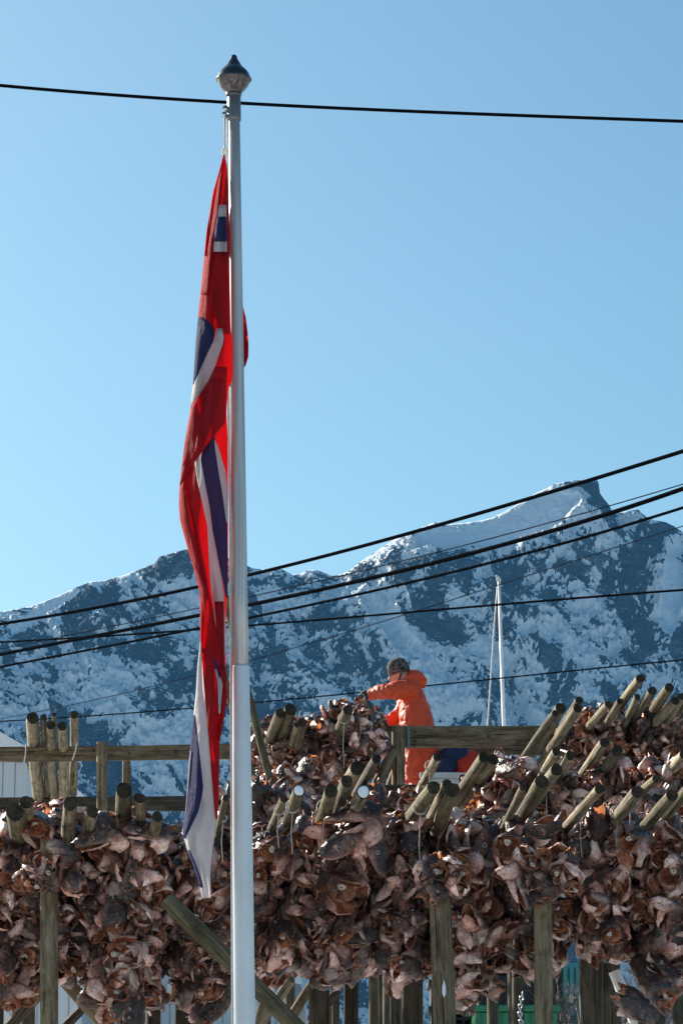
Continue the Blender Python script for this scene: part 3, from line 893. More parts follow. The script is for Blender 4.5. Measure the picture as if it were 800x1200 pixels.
hide = (np.abs(gx - 286) < 12) | ((gy > 1045) & ((np.abs(gx - 59) < 11) | (np.abs(gx - 516) < 14) | (np.abs(gx - 636) < 10)))
owner[hide] = -1
shown = np.bincount(owner[owner >= 0], minlength=len(HEADS))
order = np.argsort(-shown)
order = [i for i in order if shown[i] > 12][:296]
CHOSEN = set(int(i) for i in order)

GROUP_HEADS = 'dried cod heads hanging in bunches from the poles'
def head_label(h):
    d = h['rot'][:, 0]; y = h['rot'][:, 1]
    if d[1] > .62: pose = 'cut neck out'
    elif d[1] < -.62: pose = 'snout out'
    elif abs(y[1]) > .6: pose = 'cheek out'
    elif h['rot'][1, 2] < -.5: pose = 'crown out'
    else: pose = 'underside out'
    a = math.degrees(math.atan2(d[2], d[0]))
    if abs(d[1]) > .62: tip = ''
    else: tip = 'snout up ' if 50 < a < 130 else 'snout down ' if -130 < a < -50 else 'snout sideways '
    lev = 'top of' if h['v'] < .2 else 'upper' if h['v'] < .45 else 'lower' if h['v'] < .8 else 'bottom of'
    size = 'large ' if h['sc'] > 1.14 else 'small ' if h['sc'] < .86 else ''
    return f"{size}cod head, {tip}{pose}, {lev} {BUNCH[h['b']][0]}"

def matrix_of(h):
    m = Matrix.Identity(4)
    for a in range(3):
        for b_ in range(3): m[a][b_] = h['rot'][a, b_] * h['sc']
        m[a][3] = h['pos'][a]
    return m
PROTO = {}
for i in order:
    h = HEADS[i]
    if h['var'] not in PROTO:
        root = link('cod_head', VMESH[h['var']]['skull'])
        kids = []
        for nm in ('lower_jaw', 'gill_cover', 'gill_cover_b', 'flesh', 'eye', 'eye_b'):
            kids.append(link(nm.replace('_b', ''), VMESH[h['var']][nm], root))
        PROTO[h['var']] = (root, kids)
    else:
        src, kids = PROTO[h['var']]
        root = src.copy(); COL.objects.link(root)
        for kd in kids:
            c = kd.copy(); COL.objects.link(c); c.parent = root
    root.matrix_world = matrix_of(h)
    words = head_label(h).split()
    tag(root, ' '.join(words), 'fish head', GROUP_HEADS)

# the rest of the heads, deeper in the bunches, as one mass
def mass(name, idxs, label):
    Vs, Fl, Ft, Ms, DV, RN = [], [], [], [], [], []; off = 0
    flat = {}
    for k in range(NVAR):
        V, L, T, m_, dv = [], [], [], [], []; o = 0
        for nm, (Vv, fs, ms, dvv) in VAR[k].items():
            V.append(Vv * HEADLEN); dv.append(dvv)
            for f in fs: L.extend(i_ + o for i_ in f); T.append(len(f))
            m_ += ms; o += len(Vv)
        flat[k] = (np.concatenate(V), np.array(L), np.array(T), np.array(m_), np.concatenate(dv))
    for i in idxs:
        h = HEADS[i]; V, L, T, m_, dv = flat[h['var']]
        Vs.append(V * h['sc'] @ h['rot'].T + h['pos']); Fl.append(L + off); Ft.append(T); Ms.append(m_); DV.append(dv)
        RN.append(np.full(len(V), NP.random())); off += len(V)
    V = np.concatenate(Vs).astype(np.float32); L = np.concatenate(Fl).astype(np.int32); T = np.concatenate(Ft).astype(np.int32)
    me = bpy.data.meshes.new(name)
    me.vertices.add(len(V)); me.vertices.foreach_set('co', V.ravel())
    me.loops.add(len(L)); me.loops.foreach_set('vertex_index', L)
    me.polygons.add(len(T)); st = np.concatenate([[0], np.cumsum(T)[:-1]]).astype(np.int32)
    me.polygons.foreach_set('loop_start', st); me.polygons.foreach_set('loop_total', T)
    for m in FMATS: me.materials.append(m)
    me.polygons.foreach_set('material_index', np.concatenate(Ms).astype(np.int32))
    me.polygons.foreach_set('use_smooth', np.ones(len(T), bool))
    for nm, arr in (('dv', DV), ('rnd', RN)):
        a = me.attributes.new(nm, 'FLOAT', 'POINT'); a.data.foreach_set('value', np.concatenate(arr).astype(np.float32))
    me.update(calc_edges=True); me.validate()
    o = link(name, me); tag(o, label, 'fish heads', None, 'stuff'); return o
mass('fish_head_mass', [i for i in range(len(HEADS)) if i not in CHOSEN], 'deeper mass of small dried cod heads packed behind those in front')
print('heads', len(HEADS), 'things', len(CHOSEN), 'smallest shown', shown[order[-1]])

# ------------------------------------------------------------------ flagpole, halyard, flag
FY = 12.0
def wpx(py, Y=FY): return mpp(py, Y)
P_top = at(274.5, 141, FY); P_bot = at(286.3, 1200, FY)
axis = (P_top - P_bot).normalized()
base_pt = P_bot + axis * ((gz(FY) - P_bot.z) / axis.z)
fp = empty('flagpole', base_pt, 'tall white tapered flagpole topped with a shiny onion shaped knob', 'flagpole')
def on_pole(py):
    t = (py - 141) / (1200 - 141); x = 274.5 + t * (286.3 - 274.5); return at(x, py, FY)
def pole_part(name, pys, rads, mat, n=28):
    mb = MB(); mb.tube([on_pole(p) - base_pt for p in pys], [r * wpx(p) for p, r in zip(pys, rads)], n)
    return mb.build(name, mat, fp)
pole_part('upper_shaft', [139, 300, 550, 700, 790], [6.6, 7.4, 8.8, 9.5, 9.9], M['pole'])
mb = MB()
pts = [on_pole(p) - base_pt for p in (780, 782, 1000, 1200)]; pts.append(Vector((0, 0, -.2)))
mb.tube(pts, [10.1 * wpx(780), 10.5 * wpx(782), 12.3 * wpx(1000), 13.0 * wpx(1200), 13.4 * wpx(1250)], 28)
M['sleeve'] = plain('sleeve_lacquer_lit', (0.58, 0.60, 0.63), .35, .25, var=.08, scale=3)  # paler bluish copy paints in the light on the lower pole
mb.build('lower_sleeve', M['sleeve'], fp)
pole_part('collar', [112, 113, 138, 141, 142], [7.0, 7.8, 8.0, 8.0, 6.8], M['greymetal'])
c = on_pole(92)
def lathe_part(name, prof, mat, parent):
    mb = MB(); k = wpx(92)
    ctr = on_pole(92) - base_pt
    mb.lathe([(r * k, (92 - y) * k * 1.05) for y, r in prof], 32)
    mb.v = [tuple(Vector(v) + ctr) for v in mb.v]
    return mb.build(name, mat, parent)
M['cap'] = plain('dark_cap_metal', (0.06, 0.072, 0.085), 0.25, 0.8, var=.08)
M['bowl'] = plain('dull_metal', (0.11, 0.10, 0.095), 0.18, 0.9, var=.4, scale=25)
knob = lathe_part('finial', [(114, 8.2), (112, 9.2), (110.5, 9.2), (109.8, 8.8), (107, 11.2), (104, 14.2), (101, 16.5), (98, 18.1), (95.9, 19), (94, 19.6), (93.5, 20)], M['bowl'], fp)
lathe_part('finial_cap', [(93.6, 20.9), (92.8, 21), (91.5, 19.9), (89.4, 19), (86.7, 18), (84, 16.2), (82, 14.4), (79.5, 11.6), (77.5, 9.6), (75, 8), (73, 6.9), (70, 5), (68.3, 4.1), (65.5, 3.4), (64.2, 2.2), (63.8, .5)], M['cap'], knob)
mb = MB(); a = on_pole(128) - base_pt; u = wpx(128)
for dx, dz, r in ((-10, 0, 3.6), (-11.5, -7, 2.6)):
    mb.tube([a + Vector((dx * u, -.012, dz * u)), a + Vector((dx * u, .012, dz * u))], r * u, 12)
mb.box(a + Vector((-11.5 * u, -.006, -2 * u)), a + Vector((-6 * u, .006, 4 * u)))
mb.build('pulley', M['chrome'], fp)

rope = MB()
rp = [(263.5, 134), (263, 160), (263.3, 182), (264, 260), (265.2, 372), (267, 450), (269, 560), (270.2, 760), (271.5, 960), (272.5, 1199)]
pts = [at(x, y, FY - .005) for x, y in rp]; pts.append(Vector((pts[-1].x, pts[-1].y, gz(FY) + 1.0)))
rope.tube(pts, .0045, 7)
hal = rope.build('halyard', M['rope'], None, pts[-1]); tag(hal, 'thin white halyard rope running down beside the flagpole', 'rope')
r2 = MB(); pts = [at(x, y, FY + .012) for x, y in [(266, 134), (267.5, 170), (268.5, 300), (270, 500), (271.5, 760), (273, 1199)]]
pts.append(Vector((pts[-1].x, pts[-1].y, gz(FY) + 1.0)))
r2.tube(pts, .004, 7); r2.build('rope_return', M['rope'], hal, None).matrix_parent_inverse = Matrix.Translation(-hal.location)

LE = [(182, 262), (197, 258), (225, 250), (269, 242.7), (327, 237), (356, 234), (397, 230), (450, 226.7), (485, 223), (517, 217), (545, 213.5), (569, 211), (590, 210), (610, 211.5), (645, 221), (677, 231), (692, 234.5), (720, 235), (750, 235), (780, 232), (813, 230), (855, 225.5), (893, 221.5), (947, 218), (974, 214), (997, 220), (1016, 228), (1035, 234), (1052, 237.5)]
RE = [(182, 263), (195, 266), (260, 268), (330, 269), (385, 270), (400, 272), (445, 272), (455, 267), (482, 265), (511, 266.7), (575, 267), (663, 267), (690, 266), (721, 264.6), (740, 263.5), (778, 264), (817, 266), (843, 262), (870, 257), (932, 256), (966, 253.6), (1000, 248), (1024, 246), (1052, 247)]
def il(poly, y): return float(np.interp(y, [p[0] for p in poly], [p[1] for p in poly]))
FK = wpx(600)
def fold(x, y):
    """how far the cloth bulges towards (-) or away (+) from the viewer, metres"""
    l, r = il(LE, y), il(RE, y); w = max(r - l, 3); u = min(1, max(0, (x - l) / w))
    round_ = -math.sqrt(max(0.0, 1 - (2 * u - 1) ** 2)) * w * FK * .42
    rip = math.sin(u * 9 + y * .021 + 1.3) * .013 + math.sin(u * 15 - y * .035) * .006
    tw = .05 * math.sin(y * .011 + .6) * (u - .5)
    return round_ + (rip + tw) * min(1, w / 25)
flag_mb = MB()
def patch(mi, y0, y1, L, Rr, layer, nx=9, dy=6.0, back=False, rnd=0.0):
    ny = max(3, int((y1 - y0) / dy)); vs, fs = [], []
    for j in range(ny + 1):
        y = y0 + (y1 - y0) * j / ny; l, r = il(L, y), il(Rr, y)
        if r - l < .4: r = l + .4
        for i in range(nx + 1):
            u = i / nx; x = l + (r - l) * u
            d = fold(x, y)
            if back: d = -d * .8 + .01
            # the patch's own outer edges curl a little, so overlaps read as folds
            d += -layer * .007 + (-.006 * math.sin(u * math.pi) * (layer > 0))
            vs.append(at(x, y, FY - .02 + d))
    for j in range(ny):
        for i in range(nx):
            a = j * (nx + 1) + i; fs.append((a, a + 1, a + nx + 2, a + nx + 1))
    flag_mb.add(vs, fs, mi)
RED, WHT, BLU = 0, 1, 2
patch(RED, 182, 765, LE, RE, 0, 14); patch(RED, 760, 905, [(760, 236), (790, 238), (840, 243), (893, 247), (905, 248)], RE, 0, 8); patch(RED, 182, 300, LE, RE, 0, 14, back=True);
patch(WHT, 240, 295, [(240, 257), (283, 250), (295, 248)], [(240, 265), (295, 266)], 1)
patch(BLU, 254, 283, [(254, 255), (283, 250.5)], [(254, 265), (283, 266)], 2)
# right hand part of the hoist, a fold of its own
patch(RED, 296, 392, [(296, 248), (356, 246), (392, 262)], [(296, 268), (392, 269)], 1)
DG = [(356, 234), (371, 240), (385, 253), (400, 250), (425, 238), (450, 227.3), (475, 224)]
patch(BLU, 372, 450, LE, [(372, 237), (378, 245), (385, 252), (400, 250), (425, 238), (450, 227.5)], 1)
patch(WHT, 385, 476, [(385, 254), (400, 250), (425, 238), (450, 227), (476, 223.6)], [(385, 262), (400, 262), (430, 252), (450, 243), (476, 225)], 1)
# double layer of red across the middle, with a pleat
patch(RED, 430, 569, [(430, 253), (450, 243), (476, 224.5), (485, 223), (517, 217), (545, 213.5), (569, 211)],
      [(430, 266), (455, 265), (480, 264.5), (496, 263), (512, 250), (543, 227), (569, 211.6)], 4)
patch(RED, 445, 530, [(445, 246), (480, 236), (530, 228)], [(445, 262), (496, 250), (530, 236)], 5)
patch(WHT, 526, 766, [(526, 236), (537, 228), (560, 231), (598, 239), (616, 243), (680, 246), (730, 252), (766, 262)],
      [(526, 238), (537, 235), (560, 239), (598, 246), (622, 249), (657, 256), (690, 262), (740, 264.5), (766, 265)], 1)
patch(BLU, 505, 700, [(505, 252), (512, 250), (525, 240), (537, 235), (560, 239), (598, 246), (622, 249), (657, 256), (700, 265)],
      [(505, 252.6), (514, 251), (525, 252.5), (552, 257), (575, 261), (612, 266), (663, 266.5), (700, 266)], 1)
patch(WHT, 516, 612, [(516, 251.4), (525, 252), (552, 256), (575, 260), (612, 265.4)], [(516, 252), (525, 256), (552, 264), (575, 267), (612, 267)], 2)
# overlapping red ribbon from the left edge down
patch(RED, 660, 960, [(660, 227), (692, 236), (740, 243), (780, 238), (790, 238), (840, 243), (893, 247), (939, 251), (960, 253)],
      [(660, 228), (692, 244), (730, 252), (765, 262), (778, 263), (800, 260), (834, 256), (870, 257), (932, 256), (960, 254.5)], 3)
RL = [(750, 235.5), (770, 236), (790, 238), (840, 243), (893, 247), (939, 251), (966, 253.6), (1000, 248), (1024, 246), (1052, 247)]
patch(WHT, 752, 1052, LE, RL, 2, 12); patch(WHT, 880, 1052, LE, RE, 0, 12, back=True)
patch(BLU, 838, 982, LE, [(838, 227), (855, 231), (893, 235), (924, 238), (950, 233), (982, 217.5)], 3)
patch(BLU, 900, 1000, [(900, 221), (950, 232), (975, 226), (1000, 224)], [(900, 222), (945, 240), (975, 232), (1000, 228)], 1)
patch(WHT, 784, 836, [(784, 252), (800, 255), (836, 256.5)], [(784, 254), (800, 261), (836, 258)], 4)
patch(BLU, 772, 797, [(772, 250), (797, 255)], [(772, 252), (797, 259)], 4)
patch(RED, 780, 868, [(780, 256), (800, 261), (836, 258), (868, 256)], [(780, 264), (817, 266), (843, 262), (868, 257.5)], 4)
patch(BLU, 996, 1040, [(996, 219.7), (1016, 227.6), (1040, 235)], [(996, 222.5), (1016, 231), (1040, 238)], 3)
patch(RED, 200, 345, [(200, 258), (345, 236)], [(200, 261), (345, 243)], 2)
patch(RED, 575, 700, [(575, 212.5), (620, 216), (700, 236)], [(575, 219), (620, 227), (700, 241)], 2)
patch(RED, 705, 850, [(705, 252), (760, 256), (850, 258)], [(705, 262), (760, 262.5), (850, 260.5)], 2)
# red cloth blown behind the pole, peeping out on the far side
def behind(mi, rows):
    vs, fs = [], []; n = 8
    for y, l, r in rows:
        for i in range(n + 1):
            u = i / n; vs.append(at(l + (r - l) * u, y, FY + .015 + .07 * math.sin(min(1, u * 1.25) * math.pi * .8) + .012 * math.sin(u * 9 + y * .05)))
    for j in range(len(rows) - 1):
        for i in range(n):
            a = j * (n + 1) + i; fs.append((a, a + 1, a + n + 2, a + n + 1))
    flag_mb.add(vs, fs, mi)
behind(RED, [(345, 266, 275), (360, 265, 285), (372, 264, 288), (390, 264, 290.3), (405, 264, 291.3), (418, 264, 291), (428, 264, 288), (440, 264, 280), (452, 265, 272)])
fl = empty('flag', at(263, 182, FY), 'long limp red white and blue pennant hanging folded beside the white flagpole', 'flag')
cl = flag_mb.mesh('cloth', [M['fred'], M['fwhite'], M['fblue']])
clo = link('cloth', cl, fl); clo.matrix_parent_inverse = Matrix.Translation(-fl.location)
so = clo.modifiers.new('thick', 'SOLIDIFY'); so.thickness = .0015
for x, y in ((263.4, 178), (265.5, 372)):
    mb = MB(); p = at(x, y, FY - .02); u = FK
    mb.tube([p + Vector((2.6 * u * math.cos(a), 0, 4.2 * u * math.sin(a))) for a in np.linspace(0, 2 * math.pi, 17)], .004, 6)
    mb.tube([p + Vector((0, 0, 4 * u)), p + Vector((0, 0, 8 * u))], .006, 8)
    k_ = mb.build('clip', M['rope'], fl); k_.matrix_parent_inverse = Matrix.Translation(-fl.location)

# ------------------------------------------------------------------ overhead cables
def cable(name, pts, Y0, Y1, rpx, mat, label):
    """pts in photo pixels from the left edge to the right; Y0 is the distance at px 0 and Y1 at px 800"""
    xs = [p[0] for p in pts]; ys = [p[1] for p in pts]
    co = np.polyfit(xs, ys, 3 if len(pts) > 4 else 2)
    q = []
    for x in np.linspace(-1300, 2100, 200):
        xc = min(max(x, -20), 820); y = np.polyval(co, xc)
        if x != xc: y += np.polyval(np.polyder(co), xc) * (x - xc)
        iy = 1 / Y0 + (1 / Y1 - 1 / Y0) * min(max(x, -300), 1000) / 800
        q.append(at(x, y, 1 / iy))
    mb = MB(); mb.tube(q, rpx * mpp(600, (Y0 + Y1) / 2), 8)
    return tag(mb.build(name, M[mat], None, q[0]), label, 'cable', 'overhead cables')
cable('power_cable', [(0, 100), (130, 111), (260, 120), (400, 126.5), (480, 130), (640, 137), (800, 142)], 24, 24, 2.2, 'cable', 'thick black cable crossing the open sky near the top of the flagpole')
cable('power_cable', [(0, 731), (120, 712), (235, 687), (290, 672), (420, 643), (600, 590), (700, 559), (800, 529)], 44, 30, 2.1, 'cable', 'thick black cable, highest of the slanting ones, skimming the mountain ridge')
cable('power_cable', [(0, 766), (120, 746), (235, 721), (300, 706), (400, 684), (600, 637), (700, 606), (800, 572)], 44, 30, 2.3, 'cable', 'thickest black slanting cable, below the one skimming the ridge')
cable('power_cable', [(0, 781), (120, 760), (235, 736), (300, 723), (400, 698), (600, 654), (700, 626), (800, 594)], 44, 30, 1.5, 'cable', 'medium black cable running just beneath the thickest slanting one')
cable('power_cable', [(0, 752), (120, 747), (235, 738), (300, 731), (400, 724), (560, 711), (680, 701), (800, 691)], 46, 34, 1.2, 'cable', 'nearly level black cable crossing the middle of the mountain behind the mast top')
cable('power_cable', [(0, 759), (120, 740), (235, 713), (290, 698), (400, 672), (600, 626), (700, 598), (800, 566)], 46, 32, .6, 'thincable', 'hair thin wire running just above the thickest cable')
cable('power_cable', [(0, 845), (100, 840), (300, 823), (500, 803), (650, 789), (800, 773)], 60, 48, .8, 'cable', 'thin level wire passing behind the head of the worker')
cable('power_cable', [(0, 842), (150, 813), (300, 771), (400, 742), (560, 694), (680, 655), (800, 616)], 60, 40, .5, 'thincable', 'faint grey wire slanting across the mountain under the other cables')

# ------------------------------------------------------------------ boat mast
MY = 90.0
mt = empty('boat_mast', Vector((at(592, 905, MY).x, MY, gz(MY))), 'slim white mast with a rope stay, standing against the mountain', 'mast')
def under(o, par):
    o.parent = par; o.matrix_parent_inverse = par.matrix_world.inverted() if par.matrix_world != Matrix.Identity(4) else Matrix.Translation(-par.location); return o
def part(mb, name, mat, par):
    o = mb.build(name, M[mat] if isinstance(mat, str) else mat, par)
    o.matrix_parent_inverse = Matrix.Translation(-par.location); return o
t_ = at(584, 676, MY); b_ = at(592, 905, MY); b2 = b_ + (b_ - t_) * ((b_.z - gz(MY)) / (t_.z - b_.z))
k = mpp(800, MY)
mb = MB(); mb.tube([b2, b_, t_], [3.0 * k, 2.4 * k, 1.7 * k], 12); part(mb, 'pole', 'white', mt)
mb = MB(); mb.tube([at(582.5, 688, MY), at(579, 730, MY - .5), at(571, 850, MY - 1.2), at(566, 930, MY - 1.6)], .9 * k, 6); part(mb, 'stay', 'rope', mt)
mb = MB(); p = at(583.5, 679, MY); mb.tube([p - Vector((2.5 * k, 0, 0)), p + Vector((3 * k, 0, 0))], 1.8 * k, 8); mb.tube([p, p + Vector((0, 0, 4.5 * k))], .9 * k, 8)
mb.tube([p + Vector((-2 * k, 0, 3 * k)), p + Vector((-2 * k, 0, 5 * k))], 1.3 * k, 8); part(mb, 'masthead', 'rope', mt)

# ------------------------------------------------------------------ people
def meta_union(shapes, voxel, smooth=4, name='m', tmp=None):
    """closed shapes joined into one continuous surface"""
    mb = MB()
    for s in shapes: mb.add(s[0], s[1])
    me = mb.mesh(name, M['skinp']); o = link('tmp', me)
    rm = o.modifiers.new('r', 'REMESH'); rm.mode = 'VOXEL'; rm.voxel_size = voxel; rm.use_smooth_shade = True
    if smooth:
        sm = o.modifiers.new('s', 'SMOOTH'); sm.factor = .5; sm.iterations = smooth
    dg = bpy.context.evaluated_depsgraph_get(); dg.update()
    out = bpy.data.meshes.new_from_object(o.evaluated_get(dg)); out.name = name
    bpy.data.objects.remove(o); return out
def tb(pts, radii, n=14, squash=None):
    m = MB(); m.tube(pts, radii, n, squash=squash)
    # round off the ends
    return (m.v, m.f)
def ell(c, r, rot=None, sub=3):
    bm = bmesh.new(); bmesh.ops.create_icosphere(bm, subdivisions=sub, radius=1)
    q = rot or Quaternion()
    vs = [Vector(c) + q @ Vector((v.co.x * r[0], v.co.y * r[1], v.co.z * r[2])) for v in bm.verts]
    fs = [[v.index for v in f.verts] for f in bm.faces]; bm.free(); return (vs, fs)
def rings(rows, n=20):
    """closed trunk of horizontal superellipse rings: (cx,cy,cz,rx,ry)"""
    vs, fs = [], []
    for cx, cy, cz, rx, ry in rows:
        for k in range(n):
            th = 2 * math.pi * k / n; c, s = math.cos(th), math.sin(th)
            vs.append((cx + rx * math.copysign(abs(c) ** .85, c), cy + ry * math.copysign(abs(s) ** .85, s), cz))
    for i in range(len(rows) - 1):
        for k in range(n): fs.append((i * n + k, i * n + (k + 1) % n, (i + 1) * n + (k + 1) % n, (i + 1) * n + k))
    fs.append(tuple(range(n - 1, -1, -1))); fs.append(tuple((len(rows) - 1) * n + k for k in range(n)))
    return (vs, fs)
def wrinkle(me, amp, freq, seed=0, creases=()):
    off = Vector((seed * 3.1, seed * 1.7, 0))
    for v in me.vertices:
        n = v.normal; p = v.co
        h = mnoise.noise(p * freq + off) + .5 * mnoise.noise(Vector((p.x, p.y, p.z * .55)) * freq * 2.3 + off)
        h = abs(h) * 1.4 - .3
        v.co = v.co + n * (amp * h)
    me.update()
def setmat(me, mat):
    me.materials.clear(); me.materials.append(M[mat]); me.polygons.foreach_set('use_smooth', [True] * len(me.polygons)); return me

PY = 33.0
pk = mpp(870, PY)
ORG = at(492, 966, PY)
def W1(px, py, dy=0.0):     # pixel -> local metres of the first worker
    return Vector(((px - 492) * pk, dy, (966 - py) * pk))
per = None
# body: one continuous figure
head_c = W1(467.5, 789.5, 0)
tilt = Quaternion((0, 1, 0), R2D(-16))
def hp(x, y, z): return head_c + tilt @ Vector((x, y, z))
body_shapes = [
    ell(hp(.012, 0, .02), (.098, .076, .115), tilt), ell(hp(-.03, 0, -.05), (.062, .056, .072), tilt),
    tb([hp(-.085, 0, .025), hp(-.118, 0, -.022), hp(-.098, 0, -.034)], [.009, .016, .010], 8),          # nose
    tb([hp(-.082, -.02, -.068), hp(-.094, 0, -.070), hp(-.082, .02, -.068)], [.009, .011, .009], 8),       # lips
    ell(hp(-.07, 0, -.105), (.026, .028, .02), tilt), ell(hp(-.088, 0, .045), (.014, .055, .014), tilt),
    ell(hp(.02, -.079, -.01), (.02, .012, .033), tilt), ell(hp(.02, .079, -.01), (.02, .012, .033), tilt),
    tb([hp(.02, 0, -.07), W1(478, 803)], [.056, .065]),
    rings([(*W1(494, 910), .15, .17), (*W1(493, 880), .14, .165), (*W1(490, 850), .14, .17), (*W1(486, 825), .14, .18), (*W1(481, 808), .10, .17), (*W1(479, 801), .06, .09)]),
]
legs = {-1: [W1(492, 905, -.10), W1(489, 935, -.12), W1(494, 961, -.12)], 1: [W1(496, 905, .10), W1(497, 935, .12), W1(500, 961, .12)]}
for s in (-1, 1):
    body_shapes.append(tb(legs[s], [.095, .065, .045])); f = legs[s][2]
    body_shapes.append(tb([f + Vector((.05, 0, -.02)), f + Vector((-.17, 0, -.03))], [.045, .035]))
armL = [W1(482, 810, -.20), W1(459, 813.5, -.24), W1(434, 814.5, -.10)]      # near arm, stretched forward
armR = [W1(480, 812, .20), W1(466, 837, .26), W1(447, 845, .14)]             # far arm, lowered to the heads
for a_ in (armL, armR):
    body_shapes.append(tb([a_[0], a_[0].lerp(a_[1], .5), a_[1], a_[1].lerp(a_[2], .5), a_[2]], [.062, .052, .045, .04, .03]))
def hand(wrist, d, down, s, grow=1.0):
    """palm, four fingers bent over what they hold, and a thumb from the side"""
    d = d.normalized(); sd = d.cross(down).normalized(); dn = sd.cross(d).normalized() * (1 if sd.cross(d).dot(down) > 0 else -1)
    out = [tb([wrist, wrist + d * .05, wrist + d * .09], [.030 * grow, .040 * grow, .036 * grow], 10, squash=1.0)]
    for i, (o_, ln) in enumerate(((-.03, .06), (-.010, .072), (.011, .067), (.031, .052))):
        b0 = wrist + d * .08 + sd * o_
        p1 = b0 + d * ln * .5; p2 = p1 + (d * .55 + dn * .8).normalized() * ln * .45; p3 = p2 + (dn * .95 - d * .15).normalized() * ln * .35
        out.append(tb([b0, p1, p2, p3], [.0115 * grow, .0105 * grow, .0095 * grow, .008 * grow], 8))
    t0 = wrist + d * .03 + sd * .03 * s
    out.append(tb([t0, t0 + (d * .5 + sd * .6 * s + dn * .3).normalized() * .04, t0 + (d * .8 + sd * .3 * s + dn * .7).normalized() * .075], [.014 * grow, .012 * grow, .009 * grow], 8))
    return out
hL = hand(armL[2], Vector((-1, .25, -.12)), Vector((0, 0, -1)), 1); hR = hand(armR[2], Vector((-.9, -.3, -.3)), Vector((0, 0, -1)), -1)
body_shapes += hL + hR
bodym = setmat(meta_union(body_shapes, .011, 2, 'person_body'), 'skinp')
per = link('person', bodym, None, ORG)
tag(per, 'worker in orange raincoat and flecked knit beanie reaching over the fish heads', 'person')
# jacket with sleeves and the hood lying on the back
J = [
    rings([(*W1(493, 917), .195, .23), (*W1(493.5, 900), .195, .235), (*W1(492, 880), .20, .24), (*W1(490, 860), .20, .245), (*W1(488, 842), .185, .245), (*W1(486, 828), .165, .24), (*W1(484, 816), .135, .235), (*W1(482.5, 808), .115, .20), (*W1(481, 801.5), .085, .12)]),
    tb([W1(484, 811, -.17), W1(472, 811.5, -.235), W1(460, 813, -.245), W1(446, 813.5, -.18), W1(433.5, 814.5, -.105)], [.115, .105, .088, .075, .066]),
    tb([W1(483, 813, .17), W1(475, 824, .24), W1(467, 836, .265), W1(457, 842, .21), W1(449, 845, .15)], [.11, .10, .088, .078, .07]),
    # hood: a bag folded down behind the neck
    tb([W1(475, 797.5, -.02), W1(483, 795.5, 0), W1(491, 793, 0), W1(496, 797, 0), W1(494, 803, 0)], [.085, .11, .085, .065, .045]),
    tb([W1(488, 789.5, -.08), W1(494, 792, -.05), W1(498, 796, 0)], [.03, .035, .03]),
    tb([W1(488, 789.5, .08), W1(494, 792, .05), W1(498, 796, 0)], [.03, .035, .03]),
    tb([W1(471.5, 800, -.06), W1(474, 803.5, -.09), W1(482, 804, -.12)], [.035, .045, .05]),
    tb([W1(471.5, 800, .06), W1(474, 803.5, .09), W1(482, 804, .12)], [.035, .045, .05]),
]
jm = setmat(meta_union(J, .014, 5, 'raincoat'), 'orange'); wrinkle(jm, .024, 6.5, 1); wrinkle(jm, .006, 19.0, 2)
link('raincoat', jm, per)
T = [rings([(*W1(494, 950), .02, .02), (*W1(494, 905), .14, .17), (*W1(494, 895), .13, .16)])]
for s in (-1, 1): T.append(tb([legs[s][0], legs[s][1], legs[s][2] + Vector((0, 0, .06))], [.125, .10, .085]))
tm = setmat(meta_union(T, .016, 3, 'trousers'), 'orange'); wrinkle(tm, .012, 9.0, 5); link('trousers', tm, per)
for s in (-1, 1):
    f = legs[s][2]
    bo = setmat(meta_union([tb([f + Vector((0, 0, .22)), f, f + Vector((.02, 0, -.03))], [.075, .062, .06]), tb([f + Vector((.05, 0, -.04)), f + Vector((-.12, 0, -.045)), f + Vector((-.19, 0, -.05))], [.05, .05, .038])], .014, 3, 'boot'), 'boot')
    link('boot', bo, per)
# beanie
mb = MB(); n = 28; vs = []
prof = [(.112, .012), (.118, .02), (.120, .05), (.119, .085), (.112, .125), (.092, .160), (.058, .182), (.02, .190), (.001, .191)]
prof = [(.108, .014)] + prof
for rr_, z in prof:
    for k in range(n):
        th = 2 * math.pi * k / n; rib = 1 + .012 * math.sin(th * 14)
        vs.append(hp(.018 + rr_ * 1.02 * math.cos(th) * rib, rr_ * .86 * math.sin(th) * rib, z - .006 + .02 * math.cos(th) * 0))
fs = [(i * n + k, i * n + (k + 1) % n, (i + 1) * n + (k + 1) % n, (i + 1) * n + k) for i in range(len(prof) - 1) for k in range(n)]
mb.add(vs, fs); mb.build('beanie', M['knit'], per)
mb = MB(); q = ell(hp(.045, 0, -.035), (.072, .082, .062), tilt); mb.add(*q); mb.build('hair', M['hair'], per)
mb = MB(); mb.tube([hp(.03, -.088, .0), hp(-.02, -.075, -.075), hp(-.06, -.03, -.125), hp(-.06, .03, -.125), hp(-.02, .075, -.075)], .011, 8); mb.build('chin_strap', M['pupil'], per)
for s in (-1, 1):
    mb = MB(); mb.add(*ell(hp(-.083, .032 * s, .012), (.012, .014, .009), tilt, 2)); mb.build('eye', M['pupil'], per)
for nm, hh in (('glove', hand(armL[2], Vector((-1, .25, -.12)), Vector((0, 0, -1)), 1, 1.35)), ('glove', hand(armR[2], Vector((-.9, -.3, -.3)), Vector((0, 0, -1)), -1, 1.35))):
    link(nm, setmat(meta_union(hh, .007, 1, 'glove'), 'glove'), per)

